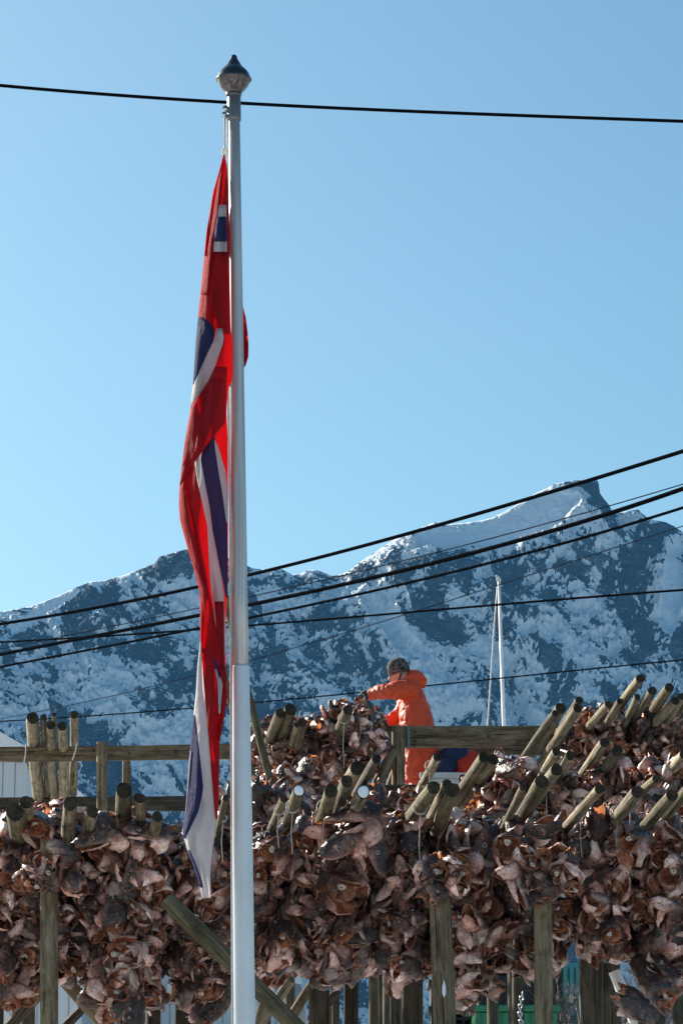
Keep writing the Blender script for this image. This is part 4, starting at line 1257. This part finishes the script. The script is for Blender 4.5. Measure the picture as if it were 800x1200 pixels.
# second worker, stooping
ORG2 = at(552, 966, PY)
def W2(px, py, dy=0.0): return Vector(((px - 552) * pk, dy, (966 - py) * pk))
l2 = {-1: [W2(551, 912, -.11), W2(547, 938, -.13), W2(552, 961, -.13)], 1: [W2(553, 912, .11), W2(552, 938, .13), W2(558, 961, .13)]}
hc2 = W2(512, 912, .02)
S = [tb([W2(551, 904), W2(543, 893), W2(530, 890), W2(521, 899)], [.15, .155, .165, .11]),
     tb([W2(521, 899), W2(515, 907)], [.06, .055]), ell(hc2, (.10, .08, .105)), ell(hc2 + Vector((-.05, 0, -.07)), (.05, .05, .055)),
     tb([hc2 + Vector((-.09, 0, -.02)), hc2 + Vector((-.115, 0, -.065)), hc2 + Vector((-.09, 0, -.075))], [.009, .015, .01], 8),
     ell(hc2 + Vector((.02, -.082, -.01)), (.02, .012, .03)), ell(hc2 + Vector((.02, .082, -.01)), (.02, .012, .03))]
a2 = {-1: [W2(524, 898, -.19), W2(520, 920, -.23), W2(513, 938, -.15)], 1: [W2(524, 898, .19), W2(521, 920, .23), W2(514, 938, .15)]}
for s in (-1, 1):
    S.append(tb(l2[s], [.10, .068, .045])); f = l2[s][2]; S.append(tb([f + Vector((.05, 0, -.02)), f + Vector((-.17, 0, -.03))], [.045, .035]))
    S.append(tb(a2[s], [.06, .046, .032])); S += hand(a2[s][2], Vector((-.4, 0, -1)), Vector((-1, 0, .2)), s)
pb = setmat(meta_union(S, .012, 2, 'person_body'), 'skinp')
per2 = link('person', pb, None, ORG2); tag(per2, 'stooping worker seen as a navy back and red trousers behind the pale tub', 'person')
J2 = [tb([W2(547, 893), W2(540, 889.5), W2(531, 890), W2(524, 897), W2(519, 905)], [.13, .18, .195, .165, .12])]
for s in (-1, 1): J2.append(tb([W2(526, 896, .15 * s), a2[s][0].lerp(a2[s][1], .5), a2[s][1], a2[s][2]], [.12, .095, .08, .065]))
j2 = setmat(meta_union(J2, .015, 5, 'jacket'), 'navy'); wrinkle(j2, .022, 6.0, 7); link('jacket', j2, per2)
T2 = [tb([W2(533, 908, -.06), W2(541, 904, -.08), W2(550, 899, -.06), W2(554, 904), W2(553, 915)], [.07, .15, .19, .19, .18])]
for s in (-1, 1): T2.append(tb([l2[s][0] + Vector((0, 0, .06)), l2[s][1], l2[s][2] + Vector((0, 0, .05))], [.14, .10, .085]))
t2 = setmat(meta_union(T2, .015, 3, 'trousers'), 'redorange'); wrinkle(t2, .012, 8.0, 3); link('trousers', t2, per2)
mb = MB(); mb.add(*ell(hc2 + Vector((.015, 0, .03)), (.108, .09, .09))); mb.build('beanie', M['navy'], per2)
for s in (-1, 1):
    f = l2[s][2]
    link('boot', setmat(meta_union([tb([f + Vector((0, 0, .22)), f, f + Vector((.02, 0, -.03))], [.075, .062, .06]), tb([f + Vector((.05, 0, -.04)), f + Vector((-.12, 0, -.045)), f + Vector((-.19, 0, -.05))], [.05, .05, .038])], .014, 3, 'boot'), 'boot'), per2)

# planks the two stand on
for i, dy in enumerate((-.2, 0.06, .32)):
    A_, B_ = at(440, 972.5, PY + dy), at(640, 972.5, PY + dy); A_.z = B_.z = ORG.z - .085
    log('scaffold_plank', 'plank under the feet of the two workers', 'plank', A_, B_, .05, mat='rail', group='planks the workers stand on', square=(.22, .05))
for px in (448, 630):
    A_ = at(px, 985, PY - .6); B_ = at(px, 985, PY + .8); A_.z = B_.z = ORG.z - .175
    log('scaffold_bearer', 'bearer carrying the planks', 'beam', A_, B_, .06, mat='dark', group='bearers under the planks', square=(.1, .12))
    down_post(px, 988, 12, PY, 'post carrying the planks of the workers', 'dark', 'posts under the planks')

# pale tub beside the workers
tub = empty('fish_tub', at(562, 966, 32.45), 'long pale plastic fish tub in front of the stooping worker', 'tub')
x0, x1 = at(494, 915, 32.45).x, at(629, 915, 32.45).x; zt = at(560, 905.5, 32.2).z; zb_ = ORG.z - .05
mb = MB(); yy = 32.2
M['tub'] = plain('pale_plastic', (0.55, 0.56, 0.57), 0.45, var=.08, scale=3)
mb.box((x0, yy, zb_), (x1, yy + .05, zt - .06), 0, .01); mb.box((x0, yy + .5, zb_), (x1, yy + .55, zt - .06), 0, .01)
mb.box((x0, yy + .052, zb_), (x0 + .05, yy + .498, zt - .06), 0, .01); mb.box((x1 - .05, yy + .052, zb_), (x1, yy + .498, zt - .06), 0, .01); mb.box((x0 + .052, yy + .052, zb_), (x1 - .052, yy + .498, zb_ + .05))
part(mb, 'shell', 'tub', tub)
mb = MB(); mb.box((x0 - .03, yy - .03, zt - .058), (x1 + .03, yy + .03, zt), 0, .01); mb.box((x0 - .03, yy + .52, zt - .058), (x1 + .03, yy + .58, zt), 0, .01)
part(mb, 'rim', 'tub', tub)
mb = MB(); mb.box((x1 - .38, yy - .012, zt - .14), (x1 - .2, yy + .01, zt - .08)); part(mb, 'handle_slot', 'pupil', tub)

# ------------------------------------------------------------------ ground
def ground_mat():
    t = NT('snowy_ground'); v = t.coord()
    n = t.noise(v, .25, 8, .6); f = t.noise(v, 3, 6, .6)
    sn = t.ramp(t.math('ADD', n, t.math('MULTIPLY_ADD', f, .25, -.12)), [(.44, (.10, .085, .07)), (.52, (.74, .77, .81))])
    return t.end(t.principled(sn, .8, 0, t.bump(f, .6, .06), .2).outputs[0])
M['ground'] = ground_mat()
ys = [-400, -100, -20, 0, 8, 12, 16, 20, 24, 28, 30, 34, 40, 45, 60, 90, 150, 250, 500, 900, 1300, 1700, 2200, 3000, 6000]
xs_ = [-5000, -2000, -900, -400, -150, -60, -30, -15, 0, 15, 30, 60, 150, 400, 900, 2000, 5000]
mb = MB(); mb.add([(x, y, gz(y)) for y in ys for x in xs_], [(j * len(xs_) + i, j * len(xs_) + i + 1, (j + 1) * len(xs_) + i + 1, (j + 1) * len(xs_) + i) for j in range(len(ys) - 1) for i in range(len(xs_) - 1)])
tag(mb.build('ground', M['ground']), 'snowy sloping ground below the fish racks', 'ground', None, 'structure')

# ------------------------------------------------------------------ mountain
def hash2(ix, iy, seed):
    h = (ix.astype(np.int64) * 374761393 + iy.astype(np.int64) * 668265263 + seed * 1442695041) & 0xffffffff
    h = ((h ^ (h >> 13)) * 1274126177) & 0xffffffff
    return ((h ^ (h >> 16)) & 0xffffff) / float(0xffffff)
def gnoise(x, y, seed):
    ix, iy = np.floor(x).astype(np.int64), np.floor(y).astype(np.int64); fx, fy = x - ix, y - iy
    u, v = fx**3 * (fx * (fx * 6 - 15) + 10), fy**3 * (fy * (fy * 6 - 15) + 10)
    def g(ax, ay):
        a = hash2(ix + ax, iy + ay, seed) * 2 * np.pi
        return np.cos(a) * (fx - ax) + np.sin(a) * (fy - ay)
    a = g(0, 0) * (1 - u) + g(1, 0) * u; b = g(0, 1) * (1 - u) + g(1, 1) * u
    return (a * (1 - v) + b * v) * 1.5
def fbm(x, y, seed, octs=5, gain=.5, lac=2.03, ridged=False):
    s = np.zeros_like(x); a = 1.0; tot = 0
    for o in range(octs):
        n = gnoise(x, y, seed + o * 17)
        if ridged: n = 1 - 2 * np.abs(n)
        s += a * n; tot += a; a *= gain; x = x * lac + 3.1; y = y * lac - 1.7
    return s / tot
RIDGE = [(-900, 980), (-600, 900), (-300, 790), (-120, 740), (0, 722), (30, 716), (60, 704), (85, 692), (100, 686), (120, 684), (140, 678), (165, 668), (176, 664), (182, 655), (200, 650), (216, 645), (232, 648), (250, 652), (275, 660), (292, 669), (310, 671), (322, 668), (333, 673), (340, 677), (352, 676), (362, 671), (375, 673), (388, 679), (400, 677), (410, 672), (425, 660), (440, 650), (455, 640), (470, 630), (486, 623), (500, 618), (512, 613), (528, 616), (545, 614), (562, 612), (580, 608), (600, 598), (618, 587), (634, 577), (648, 571), (655, 566), (668, 563), (685, 561), (700, 561), (708, 560), (711, 568), (710, 575), (716, 584), (722, 592), (726, 600), (735, 601), (748, 599), (757, 597), (766, 606), (775, 610), (790, 613), (800, 618), (830, 640), (880, 668), (950, 700), (1100, 790), (1400, 930)]
MD = 2500.0
cols = np.concatenate([np.arange(-900, -60, 14), np.arange(-60, 860, 1.25), np.arange(860, 1400, 14)])
NR, NB = 400, 26
u = np.linspace(0, 1, NR)
crest = np.interp(cols, [p[0] for p in RIDGE], [p[1] for p in RIDGE])
PX, U = np.meshgrid(cols, u, indexing='ij')
CR = np.repeat(crest[:, None], NR, 1)
FOOT = 1215.0
# a face 900 m deep rising from its foot to the crest; rows are spaced evenly as the photograph sees them
PYX = FOOT + (CR - FOOT) * U
X0 = (PX - 400) / F * MD
el = np.tan(np.arctan((HORIZON - PYX) / F))
DIST = 2190 + (MD - 2190) * U ** .95
Z0 = CAMZ + el * DIST
XX = (PX - 400) / F * DIST
# noise domain in metres on the face: across and up
A = X0; B = (HORIZON - PYX) / F * MD
wx = fbm(A / 90, B / 90, 301, 3) * 30; wy = fbm(A / 90 + 7, B / 90 - 3, 311, 3) * 30
butt = fbm((A + wx + B * .35) / 120, (B + wy) / 200, 1, 4, ridged=True)
crag = fbm((A + wx * .6 - B * .5) / 25, (B * 1.0 + wy * .6 + A * .25) / 21, 21, 5, .55, ridged=True)
fine = fbm((A + wx * .3 - B * .55) / 6.5, (B + A * .35) / 5.2, 41, 4, .58, ridged=True)
soft = fbm((A - B * .6) / 30 + 11, (B + A * .4) / 20, 61, 4)
tiny = fbm((A - B * .4) / 3.6, (B + A * .3) / 3.0, 71, 3)
ca, sa = math.cos(R2D(-33)), math.sin(R2D(-33))
AL = (A + wx * .8) * ca + (B + wy * .8) * sa; AC = -(A + wx * .8) * sa + (B + wy * .8) * ca
ledge = fbm(AL / 36, AC / 5.0, 91, 5, .6, ridged=True)
ca, sa = math.cos(R2D(48)), math.sin(R2D(48))
AL2 = (A - wx * .8) * ca + (B + wy * .5) * sa; AC2 = -(A - wx * .8) * sa + (B + wy * .5) * ca
gully = fbm(AL2 / 50, AC2 / 7.5, 97, 4, .55, ridged=True)
env = np.clip((1 - U) * 9, 0.0, 1) * np.clip(U * 6 + .2, 0, 1)
env_f = np.clip((1 - U) * 30 + .12, 0, 1)
nz = lambda a: (a - a.mean()) / a.std()
disp = (butt * 30 + crag * 13 * 1.0) * env + (fine * 5.0 + tiny * 1.6 - ledge * 5.0 + gully * 3.0) * env_f
# where snow lies: ledges and gullies (the noises), and the great snow fields and rock bands of this mountain
def blob(cx, cy, rx, ry, ang=0, p=2.0):
    a = math.radians(ang); dx, dy = PX - cx, PYX - cy
    x = dx * math.cos(a) + dy * math.sin(a); y = -dx * math.sin(a) + dy * math.cos(a)
    return np.exp(-((np.abs(x) / rx) ** p + (np.abs(y) / ry) ** p))
bias = np.zeros_like(PX)
for cx, cy, rx, ry, ang, wgt in [
    (640, 604, 62, 26, -28, 1.5), (575, 632, 70, 16, -8, 1.3), (520, 632, 40, 12, 0, .8), (745, 615, 14, 18, 60, 1.2), (795, 700, 16, 66, 8, 1.8), (560, 655, 90, 14, 5, .35),
    (470, 770, 24, 70, -38, .75), (442, 720, 22, 40, -40, .5), (600, 745, 8, 60, -22, .6), (660, 760, 10, 60, -35, .4), (540, 790, 40, 14, 0, .55), (510, 690, 40, 14, -20, .25), (345, 770, 14, 60, -35, .35),
    (30, 735, 50, 8, -36, 1.1), (75, 706, 36, 6, -30, .9), (215, 700, 30, 10, 30, .2), (100, 800, 60, 20, 20, .3), (20, 800, 12, 60, -20, .5), (200, 740, 20, 60, 20, .3), (130, 860, 80, 30, 0, .25), (215, 905, 40, 30, 0, .4), (550, 860, 120, 30, 0, .35), (320, 740, 40, 10, -10, .3), (390, 720, 20, 14, 0, .4),
    (120, 705, 60, 20, -25, -.65), (210, 675, 50, 22, 0, -.55), (310, 690, 50, 14, 0, -.5), (70, 760, 60, 24, -10, -.35), (420, 680, 16, 46, -35, -.8), (500, 745, 24, 60, -35, -.75), (300, 760, 26, 50, 0, -.45), (310, 840, 26, 50, 0, -.5), (380, 800, 26, 60, -30, -.4),
    (708, 590, 14, 30, -25, -1.8), (688, 570, 24, 9, 0, -1.7), (670, 566, 30, 4, 0, -.7), (760, 660, 22, 70, -20, -1.0), (785, 625, 24, 10, 0, -.6), (720, 620, 10, 26, -20, -.7), (625, 700, 70, 20, 10, -.35), (735, 740, 30, 60, -30, -.55), (490, 622, 12, 6, -30, -.9), (540, 625, 10, 4, 0, -.6), (195, 800, 60, 24, 20, -.4), (140, 770, 70, 20, 10, -.35), (600, 680, 26, 60, -15, -.3), (210, 850, 26, 30, 0, -.3), (660, 830, 60, 30, 0, -.1),
]:
    bias += wgt * blob(cx, cy, rx, ry, ang, 2.4)
big = fbm((A + wx * 1.5 - B * .5) / 75 + 3, (B + wy + A * .35) / 45, 131, 3)
chute = fbm((A + wx * .9 + B * .28) / 16 + 5, (B - A * .2) / 120, 141, 4, .55)
field = -.30 * nz(crag) - .30 * nz(fine) - .15 * nz(butt) + .28 * nz(soft) + .14 * nz(tiny) + .40 * nz(ledge) - .22 * nz(gully) + .50 * nz(big) + .42 * nz(chute) + np.where(bias > 0, 2.0, 1.35) * bias
vis = (PX > 0) & (PX < 800) & (PYX < 950)
thr = np.quantile(field[vis], .42)
snow = np.clip((field - thr) / .62 + .5, 0, 1)
# snow smooths what it covers; the big snow fields are almost plain
flat = np.clip((bias - .5) / .5, 0, 1)
disp = disp * (1 - .75 * flat) + snow * 1.2 * env_f
nrm = np.array([0, -.62, .78])
VX = XX; VY = DIST + nrm[1] * disp; VZ = Z0 + nrm[2] * disp * .55
# behind the crest
bx, by, bz, bs = [], [], [], []
for k in range(1, NB):
    t = k / NB
    by.append(np.full(len(cols), MD + 900 * t)); bz.append(VZ[:, -1] - (VZ[:, -1] + 40) * t ** .8); bx.append(VX[:, -1]); bs.append(np.ones(len(cols)))
VX = np.concatenate([VX, np.stack(bx, 1)], 1); VY = np.concatenate([VY, np.stack(by, 1)], 1); VZ = np.concatenate([VZ, np.stack(bz, 1)], 1)
SN = np.concatenate([snow, np.stack(bs, 1)], 1)
ncol, nrow = VX.shape
co = np.stack([VX, VY, VZ], 2).reshape(-1, 3).astype(np.float32)
ii, jj = np.meshgrid(np.arange(ncol - 1), np.arange(nrow - 1), indexing='ij'); a = (ii * nrow + jj).ravel()
quads = np.stack([a, a + nrow, a + nrow + 1, a + 1], 1).astype(np.int32)
me = bpy.data.meshes.new('mountain')
me.vertices.add(len(co)); me.vertices.foreach_set('co', co.ravel())
me.loops.add(quads.size); me.loops.foreach_set('vertex_index', quads.ravel())
me.polygons.add(len(quads)); me.polygons.foreach_set('loop_start', np.arange(0, quads.size, 4, dtype=np.int32)); me.polygons.foreach_set('loop_total', np.full(len(quads), 4, np.int32))
me.polygons.foreach_set('use_smooth', np.ones(len(quads), bool))
at_ = me.attributes.new('snow', 'FLOAT', 'POINT'); at_.data.foreach_set('value', SN.ravel().astype(np.float32))
me.update(calc_edges=True)
def mountain_mat():
    t = NT('rock_and_snow'); v = t.coord()
    s = t.n('ShaderNodeAttribute', attribute_name='snow').outputs['Fac']
    n1 = t.noise(v, .42, 7, .7); n2 = t.noise(v, .06, 6, .6)
    m = t.ramp(t.math('ADD', s, t.math('MULTIPLY_ADD', n1, .75, -.375)), [(.45, (0, 0, 0)), (.55, (1, 1, 1))])
    rock = t.ramp(t.math('ADD', n2, t.math('MULTIPLY_ADD', n1, .5, -.25)), [(.34, (.012, .015, .020)), (.52, (.040, .046, .054)), (.70, (.11, .12, .13))])
    sn = t.ramp(n2, [(.3, (.80, .88, .95)), (.7, (.88, .93, .97))])  # blue tint of skylit shade is put into the snow colour
    spk = t.n('ShaderNodeMapping'); spk.inputs['Rotation'].default_value = (0, R2D(33), 0); spk.inputs['Scale'].default_value = (.10, .3, .55)
    t.l(v, spk.inputs['Vector'])
    dust = t.ramp(t.noise(spk.outputs[0], 1.0, 6, .7, .6), [(.60, (0, 0, 0)), (.68, (.7, .7, .7))])
    m = t.mix(1.0, m, dust, 'LIGHTEN')
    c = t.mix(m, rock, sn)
    return t.end(t.principled(c, .85, 0, t.bump(n1, 1.0, 2.2), .15).outputs[0])
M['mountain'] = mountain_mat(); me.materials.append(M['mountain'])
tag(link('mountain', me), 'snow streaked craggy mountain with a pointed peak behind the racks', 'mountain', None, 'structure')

# ------------------------------------------------------------------ houses
M['siding'] = plain('white_siding', (0.60, 0.62, 0.645), .55, var=.05, scale=1.2)
M['roofing'] = plain('roof_boards', (0.42, 0.44, 0.46), .6, var=.1, scale=2)
M['glass'] = plain('window_glass', (0.03, 0.04, 0.05), .08, spec=.8)
M['frame'] = plain('window_frame', (0.8, 0.8, 0.8), .5, var=.03)
def house(label, pr, pe, Y, dep, wall_in, left_eave=None, wins=()):
    """gable end towards the viewer; pr ridge pixel, pe right eave pixel"""
    rg, ev = at(*pr, Y), at(*pe, Y); zb = gz(Y) - .2
    hs = empty('house', Vector((rg.x, Y, gz(Y))), label, 'house')
    xl = left_eave if left_eave is not None else 2 * rg.x - ev.x
    wr = ev.x - wall_in; slope = (rg.z - ev.z) / (ev.x - rg.x); th = .16
    wl = xl + wall_in
    poly = [(wl, zb), (wr, zb), (wr, ev.z + slope * wall_in - th - .02), (rg.x, rg.z - th - .02), (wl, ev.z + slope * wall_in - th - .02)]
    mb = MB(); mb.prism(poly, Y + .35, Y + dep)
    # upright boards on the gable, each 6 mm proud with a gap between
    x = wl + .02
    while x < wr - .12:
        zt_ = min(rg.z - abs(x + .09 - rg.x) * slope - .09 * slope, 1e9) - th - .03
        mb.box((x, Y + .325, zb), (x + .165, Y + .348, zt_)); x += .185
    part(mb, 'wall', 'siding', hs)
    for s, nm in ((1, 'roof'), (-1, 'roof')):
        e = ev.x if s > 0 else xl
        poly = [(rg.x, rg.z), (e, ev.z), (e, ev.z - th), (rg.x, rg.z - th)]
        mb = MB(); mb.prism(poly, Y + .05, Y + dep + .3); ro = part(mb, 'roof', 'roofing', hs)
        poly = [(rg.x, rg.z + .02), (e + s * .02, ev.z + .0), (e + s * .02, ev.z - th - .06), (rg.x, rg.z - th - .06)]
        mb = MB(); mb.prism(poly, Y, Y + .047); bo = mb.build('barge_board', M['frame'], ro)
        bo.matrix_parent_inverse = ro.matrix_basis.inverted() @ Matrix.Identity(4)
    for (x0, y0, x1, y1) in wins:
        a, b = at(x0, y1, Y + .3), at(x1, y0, Y + .3)
        mb = MB(); w = .07
        mb.box((a.x, Y + .27, a.z), (a.x + w, Y + .324, b.z)); mb.box((b.x - w, Y + .27, a.z), (b.x, Y + .324, b.z))
        mb.box((a.x + w, Y + .272, a.z), (b.x - w, Y + .322, a.z + w)); mb.box((a.x + w, Y + .272, b.z - w), (b.x - w, Y + .322, b.z)); mb.box(((a.x + b.x) / 2 - .025, Y + .275, a.z + w), ((a.x + b.x) / 2 + .025, Y + .32, b.z - w))
        wi = part(mb, 'window', 'frame', hs)
        mb = MB(); mb.box((a.x + w, Y + .29, a.z + w), (b.x - w, Y + .3, b.z - w)); pn = mb.build('pane', M['glass'], wi)
        pn.matrix_parent_inverse = Matrix.Identity(4)
    return hs
def fix_grandchildren(hs):
    """sub-parts are modelled in place: give them the same inverse as their part"""
    for p in hs.children:
        for q in p.children: q.matrix_parent_inverse = p.matrix_parent_inverse.inverted() @ p.matrix_parent_inverse if False else Matrix.Identity(4)
h1 = house('white boarded house with grey roof beside the bundle of pale poles', (-105, 800), (37, 879), 46, 11, .12)
h2 = house('low white shed whose roof tip shows under the pole bundle', (74, 912), (104, 938), 41, 8, .08)
h3 = house('wide white house seen between the dark posts under the fish heads', (150, 1090), (352, 1135), 43, 9, .2, wins=((196, 1152, 246, 1176), (112, 1160, 126, 1192), (296, 1158, 322, 1185)))

# ------------------------------------------------------------------ tubs, crates, container under the racks
M['green'] = plain('green_plastic', (0.02, 0.20, 0.10), .4, var=.15, scale=3)
M['teal'] = plain('turquoise_paint', (0.10, 0.42, 0.45), .5, var=.15, scale=2)
M['black'] = plain('black_plastic', (0.018, 0.019, 0.022), .5, var=.2, scale=8)
def open_box(name, label, cat, x0, x1, ztop, Y, h, dep, mat, group, lattice=False):
    o = empty(name, Vector(((x0 + x1) / 2, Y + dep / 2, ztop - h)), label, cat, group); zb = ztop - h; w = .04
    mb = MB()
    if lattice:
        n = max(4, int((x1 - x0) / .09))
        for i in range(n + 1):
            x = x0 + (x1 - x0 - .02) * i / n; mb.box((x, Y, zb), (x + .02, Y + .02, ztop - .052))
        for k in range(3):
            z = zb + (h - .07) * k / 3; mb.box((x0, Y - .004, z), (x1, Y + .024, z + .022))
    else:
        mb.box((x0, Y, zb), (x1, Y + w, ztop - .062), 0, .012)
        for i in range(4):
            x = x0 + (x1 - x0) * (i + .5) / 4; mb.box((x - .03, Y - .03, zb + .02), (x + .03, Y - .002, ztop - .07), 0, .008)
    mb.box((x0, Y + w + .002, zb), (x0 + w, Y + dep - w, ztop - .062)); mb.box((x1 - w, Y + w + .002, zb), (x1, Y + dep - w, ztop - .062)); mb.box((x0, Y + dep - w + .002, zb), (x1, Y + dep, ztop - .062)); mb.box((x0 + w + .002, Y + w + .002, zb + .01), (x1 - w - .002, Y + dep - w - .002, zb + .05))
    part(mb, 'shell', mat, o)
    mb = MB(); mb.box((x0 - .03, Y - .03, ztop - .06), (x1 + .03, Y + .05, ztop), 0, .01); mb.box((x0 - .03, Y + dep - .05, ztop - .06), (x1 + .03, Y + dep + .03, ztop), 0, .01)
    mb.box((x0 - .03, Y + .052, ztop - .058), (x0 + .045, Y + dep - .052, ztop - .002)); mb.box((x1 - .045, Y + .052, ztop - .058), (x1 + .03, Y + dep - .052, ztop - .002))
    part(mb, 'rim', mat, o); return o
gx0, gx1 = at(556, 1180, 29.5).x, at(652, 1180, 29.5).x; zz = at(600, 1178, 29.5).z
g0 = gz(29.5)
hh = (zz - g0) / 2
open_box('plastic_tub', 'upper green plastic tub in the stack behind the squarish front post', 'tub', gx0, gx1, zz, 29.5, hh, 1.1, 'green', 'green tubs stacked under the racks')
open_box('plastic_tub', 'lower green plastic tub carrying the stack behind the squarish front post', 'tub', gx0, gx1, zz - hh, 29.5, hh, 1.1, 'green', 'green tubs stacked under the racks')
bx0, bx1 = at(505, 1180, 30.5).x, at(556, 1180, 30.5).x; zz = at(530, 1148, 30.5).z; g0 = gz(30.5); nb = 6
for i in range(nb):
    h = (zz - g0) / nb
    open_box('fish_crate', ['lowest', 'second lowest', 'third lowest', 'third highest', 'second highest', 'topmost'][i] + ' black crate in the stack behind the thick grey post', 'crate', bx0, bx1, g0 + h * (i + 1), 30.5, h, .6, 'black', 'black crates stacked under the racks', True)
bx0, bx1 = at(560, 1180, 32.5).x, at(650, 1180, 32.5).x
open_box('dark_bin', 'tall dark bin standing behind the green tubs', 'bin', bx0, bx1, at(600, 1135, 32.5).z, 32.5, at(600, 1135, 32.5).z - gz(32.5), .8, 'black', None)
tx0, tx1 = at(651, 1180, 34).x, at(688, 1180, 34).x; zt = at(660, 1128, 34).z; tb_ = gz(34)
tc = empty('steel_container', Vector(((tx0 + tx1) / 2, 34, tb_)), 'turquoise container wall glimpsed between two dark posts', 'container')
mb = MB(); mb.box((tx0, 34, tb_), (tx1, 36, zt), 0, .02)
part(mb, 'body', 'teal', tc)
mb = MB(); p = at(663, 1192, 33.97); mb.tube([p + Vector((0, -.03, 0)), p + Vector((0, .04, 0))], .06, 14); part(mb, 'port', 'greymetal', tc)
mb = MB()
for k in range(5):
    x = tx0 + (tx1 - tx0) * (k + .5) / 5; mb.box((x - .02, 33.965, tb_), (x + .02, 33.998, zt - .05))
part(mb, 'rib', 'teal', tc)
# chain with open links
mb = MB(); cpts = [at(612 - 3 * math.sin(i / 9 * 3), 1163 + i * 4.6, 26.0) for i in range(12)]
for i in range(11):
    a, b = cpts[i], cpts[i + 1]; d = (b - a).normalized(); sd = Vector((1, 0, 0)) if i % 2 else Vector((0, 1, 0))
    sd = (sd - d * sd.dot(d)).normalized(); L = (b - a).length * .68; c = (a + b) / 2
    mb.tube([c + d * L * math.cos(th) + sd * .016 * math.sin(th) for th in np.linspace(0, 2 * math.pi, 13)], .006, 5, caps=False)
ch = mb.build('chain', M['chrome'], None, cpts[0]); tag(ch, 'steel chain dangling beside the squarish front post', 'chain')
# frosty bush
def bush(px, py, Y, h, label, seed, mat):
    rr = random.Random(seed); top = at(px, py, Y); base = Vector((top.x, Y, gz(Y)))
    H = top.z - base.z; mb = MB()
    def grow(p, d, L, r, lev):
        q = p + d * L * .5 + Vector((rr.uniform(-.05, .05), rr.uniform(-.05, .05), 0)) * L; e = p + d * L
        mb.tube([p, q, e], [r, r * .8, r * .55], 4, caps=False)
        if lev == 0: return
        for _ in range(4 if lev > 1 else 5):
            nd = (d + Vector((rr.gauss(0, .5), rr.gauss(0, .5), rr.gauss(.1, .35)))).normalized()
            s = p.lerp(e, rr.uniform(.35, 1)); grow(s, nd, L * rr.uniform(.45, .68), r * .55, lev - 1)
    for _ in range(6):
        grow(base, Vector((rr.gauss(0, .35), rr.gauss(0, .35), 1)).normalized(), H * .62, .03, 4)
    o = mb.build('bush', M[mat], None, base); return tag(o, label, 'bush', 'frosted bushes behind the racks')
M['twig'] = plain('frosty_twig', (0.17, 0.16, 0.165), .8, var=.3, scale=3)
bush(738, 1120, 38, 3, 'bare frosted bush glimpsed beside the drilled white pole', 3, 'twig')
bush(672, 1150, 33.2, 3, 'bare twigs in front of the turquoise container', 4, 'twig')
# snow bank beyond
# ------------------------------------------------------------------ world, sun, air
SUN_EL, SUN_AZ = 27.0, -45.0          # azimuth from straight ahead, negative to the left
w = bpy.data.worlds.new('World'); SC.world = w; w.use_nodes = True
nt = w.node_tree; nt.nodes.clear()
sky = nt.nodes.new('ShaderNodeTexSky'); sky.sky_type = 'NISHITA'; sky.sun_disc = False
sky.sun_elevation = R2D(SUN_EL); sky.sun_rotation = R2D(SUN_AZ)
sky.air_density = 1.0; sky.dust_density = 1.2; sky.ozone_density = 2.5; sky.altitude = 20
bg = nt.nodes.new('ShaderNodeBackground'); bg.inputs['Strength'].default_value = 0.058
ou = nt.nodes.new('ShaderNodeOutputWorld')
gm = nt.nodes.new('ShaderNodeGamma'); gm.inputs[1].default_value = 1.15
tn = nt.nodes.new('ShaderNodeMix'); tn.data_type = 'RGBA'; tn.blend_type = 'MULTIPLY'; tn.inputs[0].default_value = 1; tn.inputs[7].default_value = (.72, .885, .80, 1)
nt.links.new(sky.outputs[0], gm.inputs[0]); nt.links.new(gm.outputs[0], tn.inputs[6]); nt.links.new(tn.outputs[2], bg.inputs[0]); nt.links.new(bg.outputs[0], ou.inputs[0])
sd = bpy.data.lights.new('sun', 'SUN'); sd.energy = 5.0; sd.angle = R2D(.5); sd.color = (1, .91, .78)
so_ = bpy.data.objects.new('sun', sd); COL.objects.link(so_)
az, elv = R2D(SUN_AZ), R2D(SUN_EL)
S_dir = Vector((math.sin(az) * math.cos(elv), math.cos(az) * math.cos(elv), math.sin(elv)))
so_.rotation_mode = 'QUATERNION'; so_.rotation_quaternion = S_dir.to_track_quat('Z', 'Y'); so_.location = S_dir * 50 + Vector((0, 20, 0))

HAZE = 0.00006
if HAZE:
    mb = MB(); mb.box((-5200, -450, -12), (5200, 6100, 780))
    t = NT('air'); pv = t.n('ShaderNodeVolumePrincipled'); pv.inputs['Color'].default_value = (.12, .42, .86, 1); pv.inputs['Density'].default_value = HAZE
    pv.inputs['Anisotropy'].default_value = 0.0
    t.l(pv.outputs[0], t.out.inputs['Volume'])
    tag(mb.build('haze', t.m), 'thin cold air between the racks and the mountain', 'haze', None, 'stuff')

SC.view_settings.view_transform = 'Standard'; SC.view_settings.look = 'None'
SC.view_settings.exposure = 1.2; SC.view_settings.gamma = 1
SC.render.engine = 'CYCLES'
cy = SC.cycles
cy.use_denoising = True; cy.max_bounces = 6; cy.diffuse_bounces = 3; cy.glossy_bounces = 3; cy.transmission_bounces = 4; cy.volume_bounces = 0
cy.sample_clamp_indirect = 6
